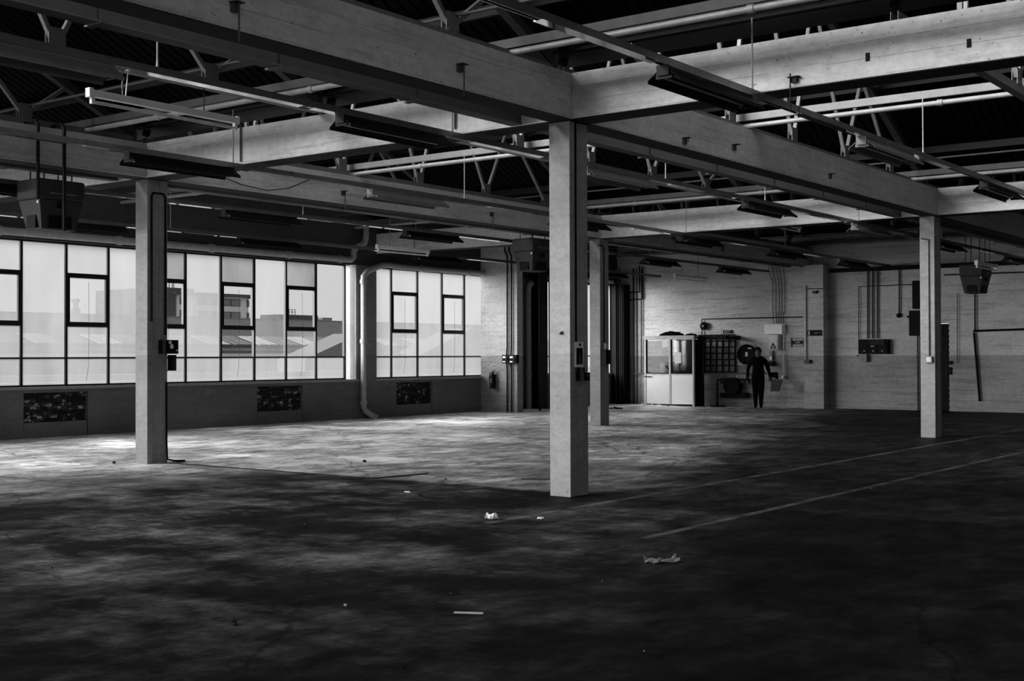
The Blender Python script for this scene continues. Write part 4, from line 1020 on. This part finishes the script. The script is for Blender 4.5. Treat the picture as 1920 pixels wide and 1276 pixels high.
# ------------------------------------------------------------------ outside
gr = MB().box(-80, 400, 22.6, 500, -6.3, -6).build('ground', m_out_ground); struct(gr)
lr = empty('low_flat_building', (30, 27, -6), 'pale low building with a flat roof just outside the windows', 'building')
MB().box(-40, 60, 0, 12, 0, 6.7).build('walls', m_out_pale, lr); MB().box(-40, 60, 11.5, 12, 6.7, 6.95).build('parapet', m_out_white, lr); MB().box(-40, 60, 5, 5.5, 6.7, 6.85).build('roof_kerb', m_out_white, lr)
lf = empty('long_slate_building', (0, 60, -6), 'long building with a slate roof and a row of rooflights', 'building')
MB().box(5, 90, 0, 12, 0, 7.7).build('walls', m_out_dark, lf)
MB().prism([(-.3, 7.6), (-.3, 7.95), (.2, 8.0), (8, 10.15), (8.4, 10.15), (12.3, 7.7)], 'x', 5, 90).build('roof', m_out_roof, lf)
MB().box(5, 90, 8.1, 8.35, 10.13, 10.25).build('ridge', m_out_grey, lf)
MB().box(5, 90, -.5, -.3, 7.55, 7.75).build('eaves_gutter', m_out_white, lf)
sl = (10.15-8.0)/(8-.2)
def rp(x, t): return (x, .2+t, 8.0+sl*t+.09)
k = 0; x = 24.
while x < 86:
    fr = MB().bar(rp(x, .5), rp(x, 2.6), 1.75, .12, (0, 0, 1)).build('rooflight_frame', m_out_dark, lf)
    for s in (-.43, .43):
        p, q = Vector(rp(x+s, .55)), Vector(rp(x+s, 2.55)); up_ = Vector((0, -.03, .07))
        MB().bar(p+up_, q+up_, .74, .05).build('rooflight_pane', m_out_sky if k % 2 == 0 else m_out_pale, fr)
    x += 1.95; k += 1
for x_, l_ in ((38.2, 'chimney_pot'), (46.2, 'chimney_pot'), (48.3, 'chimney_pot')):
    MB().lathe([(.28, 10.1), (.28, 10.5), (.16, 10.6), (.16, 10.9), (.3, 11), (.2, 11.15)], 10, (x_, 8.2, 0)).build(l_, m_out_dark, lf)
# near sheds
for (xa, xb, zr_, lb_) in ((38.3, 45.2, 2.5, 'small pale gabled shed roof beyond the long window'), (45.3, 54.3, 2.85, 'larger pale gabled shed roof beyond the second window')):
    s_ = empty('shed', ((xa+xb)/2, 40, -6), lb_, 'shed'); hw = (xb-xa)/2
    MB().box(-hw*.95, hw*.95, 0, 1.4, 0, 6.9).build('walls', m_out_pale, s_)
    MB().prism([(-hw, 6.85+.6), (0, zr_+6.1), (hw, 6.85+.6), (hw, 6.7), (-hw, 6.7)], 'y', -.15, 1.6).build('roof', m_out_pale, s_)
# curved white block
cbk = empty('curved_white_block', (84.5, 100, -6), 'white rounded apartment block with bands of dark windows', 'building')
pts = [(-3.8, 0), (-3.8, 9), (4.6, 9)] + [(4.6-0+1.2*math.sin(a), 4+-4*math.cos(a)) for a in [math.radians(d) for d in (80, 60, 40, 20, 0)]] + [(3.0, 0)]
pts = [(-5.5, 0), (3.2, 0), (4.4, .9), (4.9, 2.4), (4.9, 9), (-5.5, 9)]
MB().prism(pts, 'z', 0, 13.6).build('walls', m_out_white, cbk)
MB().prism([(-6.1, -.5), (3.5, -.5), (5.0, .6), (5.6, 2.2), (5.6, 9.2), (-6.1, 9.2)], 'z', 13.6, 13.9).build('roof_slab', m_out_dark, cbk)
for z_ in (13.05, 11.75):
    for a, b in ((-5.15, -4.65), (-2.9, -1.95), (-1.9, -.9), (-.85, .15), (.2, 1.2), (1.25, 2.5)):
        f = MB().box(a, b, -.06, 0, z_-.36, z_+.36).build('window', m_out_dark, cbk); MB().box(a+.1, b-.1, -.09, -.06, z_-.28, z_+.28).build('pane', m_out_grey, f)
    f = MB().bar((3.7, .32, z_), (4.35, .8, z_), .08, .72).build('window', m_out_dark, cbk); MB().bar((3.8, .33, z_), (4.25, .66, z_), .12, .56).build('pane', m_out_grey, f)
tw = MB().box(-3.2, .9, 0, 5, 0, 14.9).box(-11.4, -8.85, -9.3, 0, 0, 14.2).box(-8.9, -3.2, -.1, 1, 0, 13.4).build('stair_tower', m_out_dark, loc=(87.8, 109.4, -6)); tag(tw, 'dark stepped brick tower beside the rounded white block', 'building')
MB().tube([(-1.6, 1, 14.9), (-1.6, 1, 16.2)], .05, 6).build('mast', m_out_dark, tw); MB().tube([(-1.2, 1, 14.9), (-1.2, 1, 16)], .05, 6).build('mast', m_out_dark, tw); MB().tube([(-.2, 2, 14.9), (-.2, 2, 16)], .05, 6).build('mast', m_out_dark, tw)
pl = MB().box(-2.6, 3.2, 0, 3, 0, 12.1).build('plant_room', m_out_dark, loc=(96.8, 102, -6)); tag(pl, 'low dark plant room on the skyline right of the rounded block', 'building')
cg = MB()
for x_ in (-.2, .25, .7): cg.box(x_-.03, x_+.03, 1, 1.06, 12.1, 12.75)
for z_ in (12.42, 12.7): cg.box(-.2, .7, 1, 1.06, z_, z_+.05)
cg.build('roof_cage', m_out_dark, pl); MB().box(3.9, 5.4, 0, 2, 0, 11.9).build('annex', m_out_grey, pl)
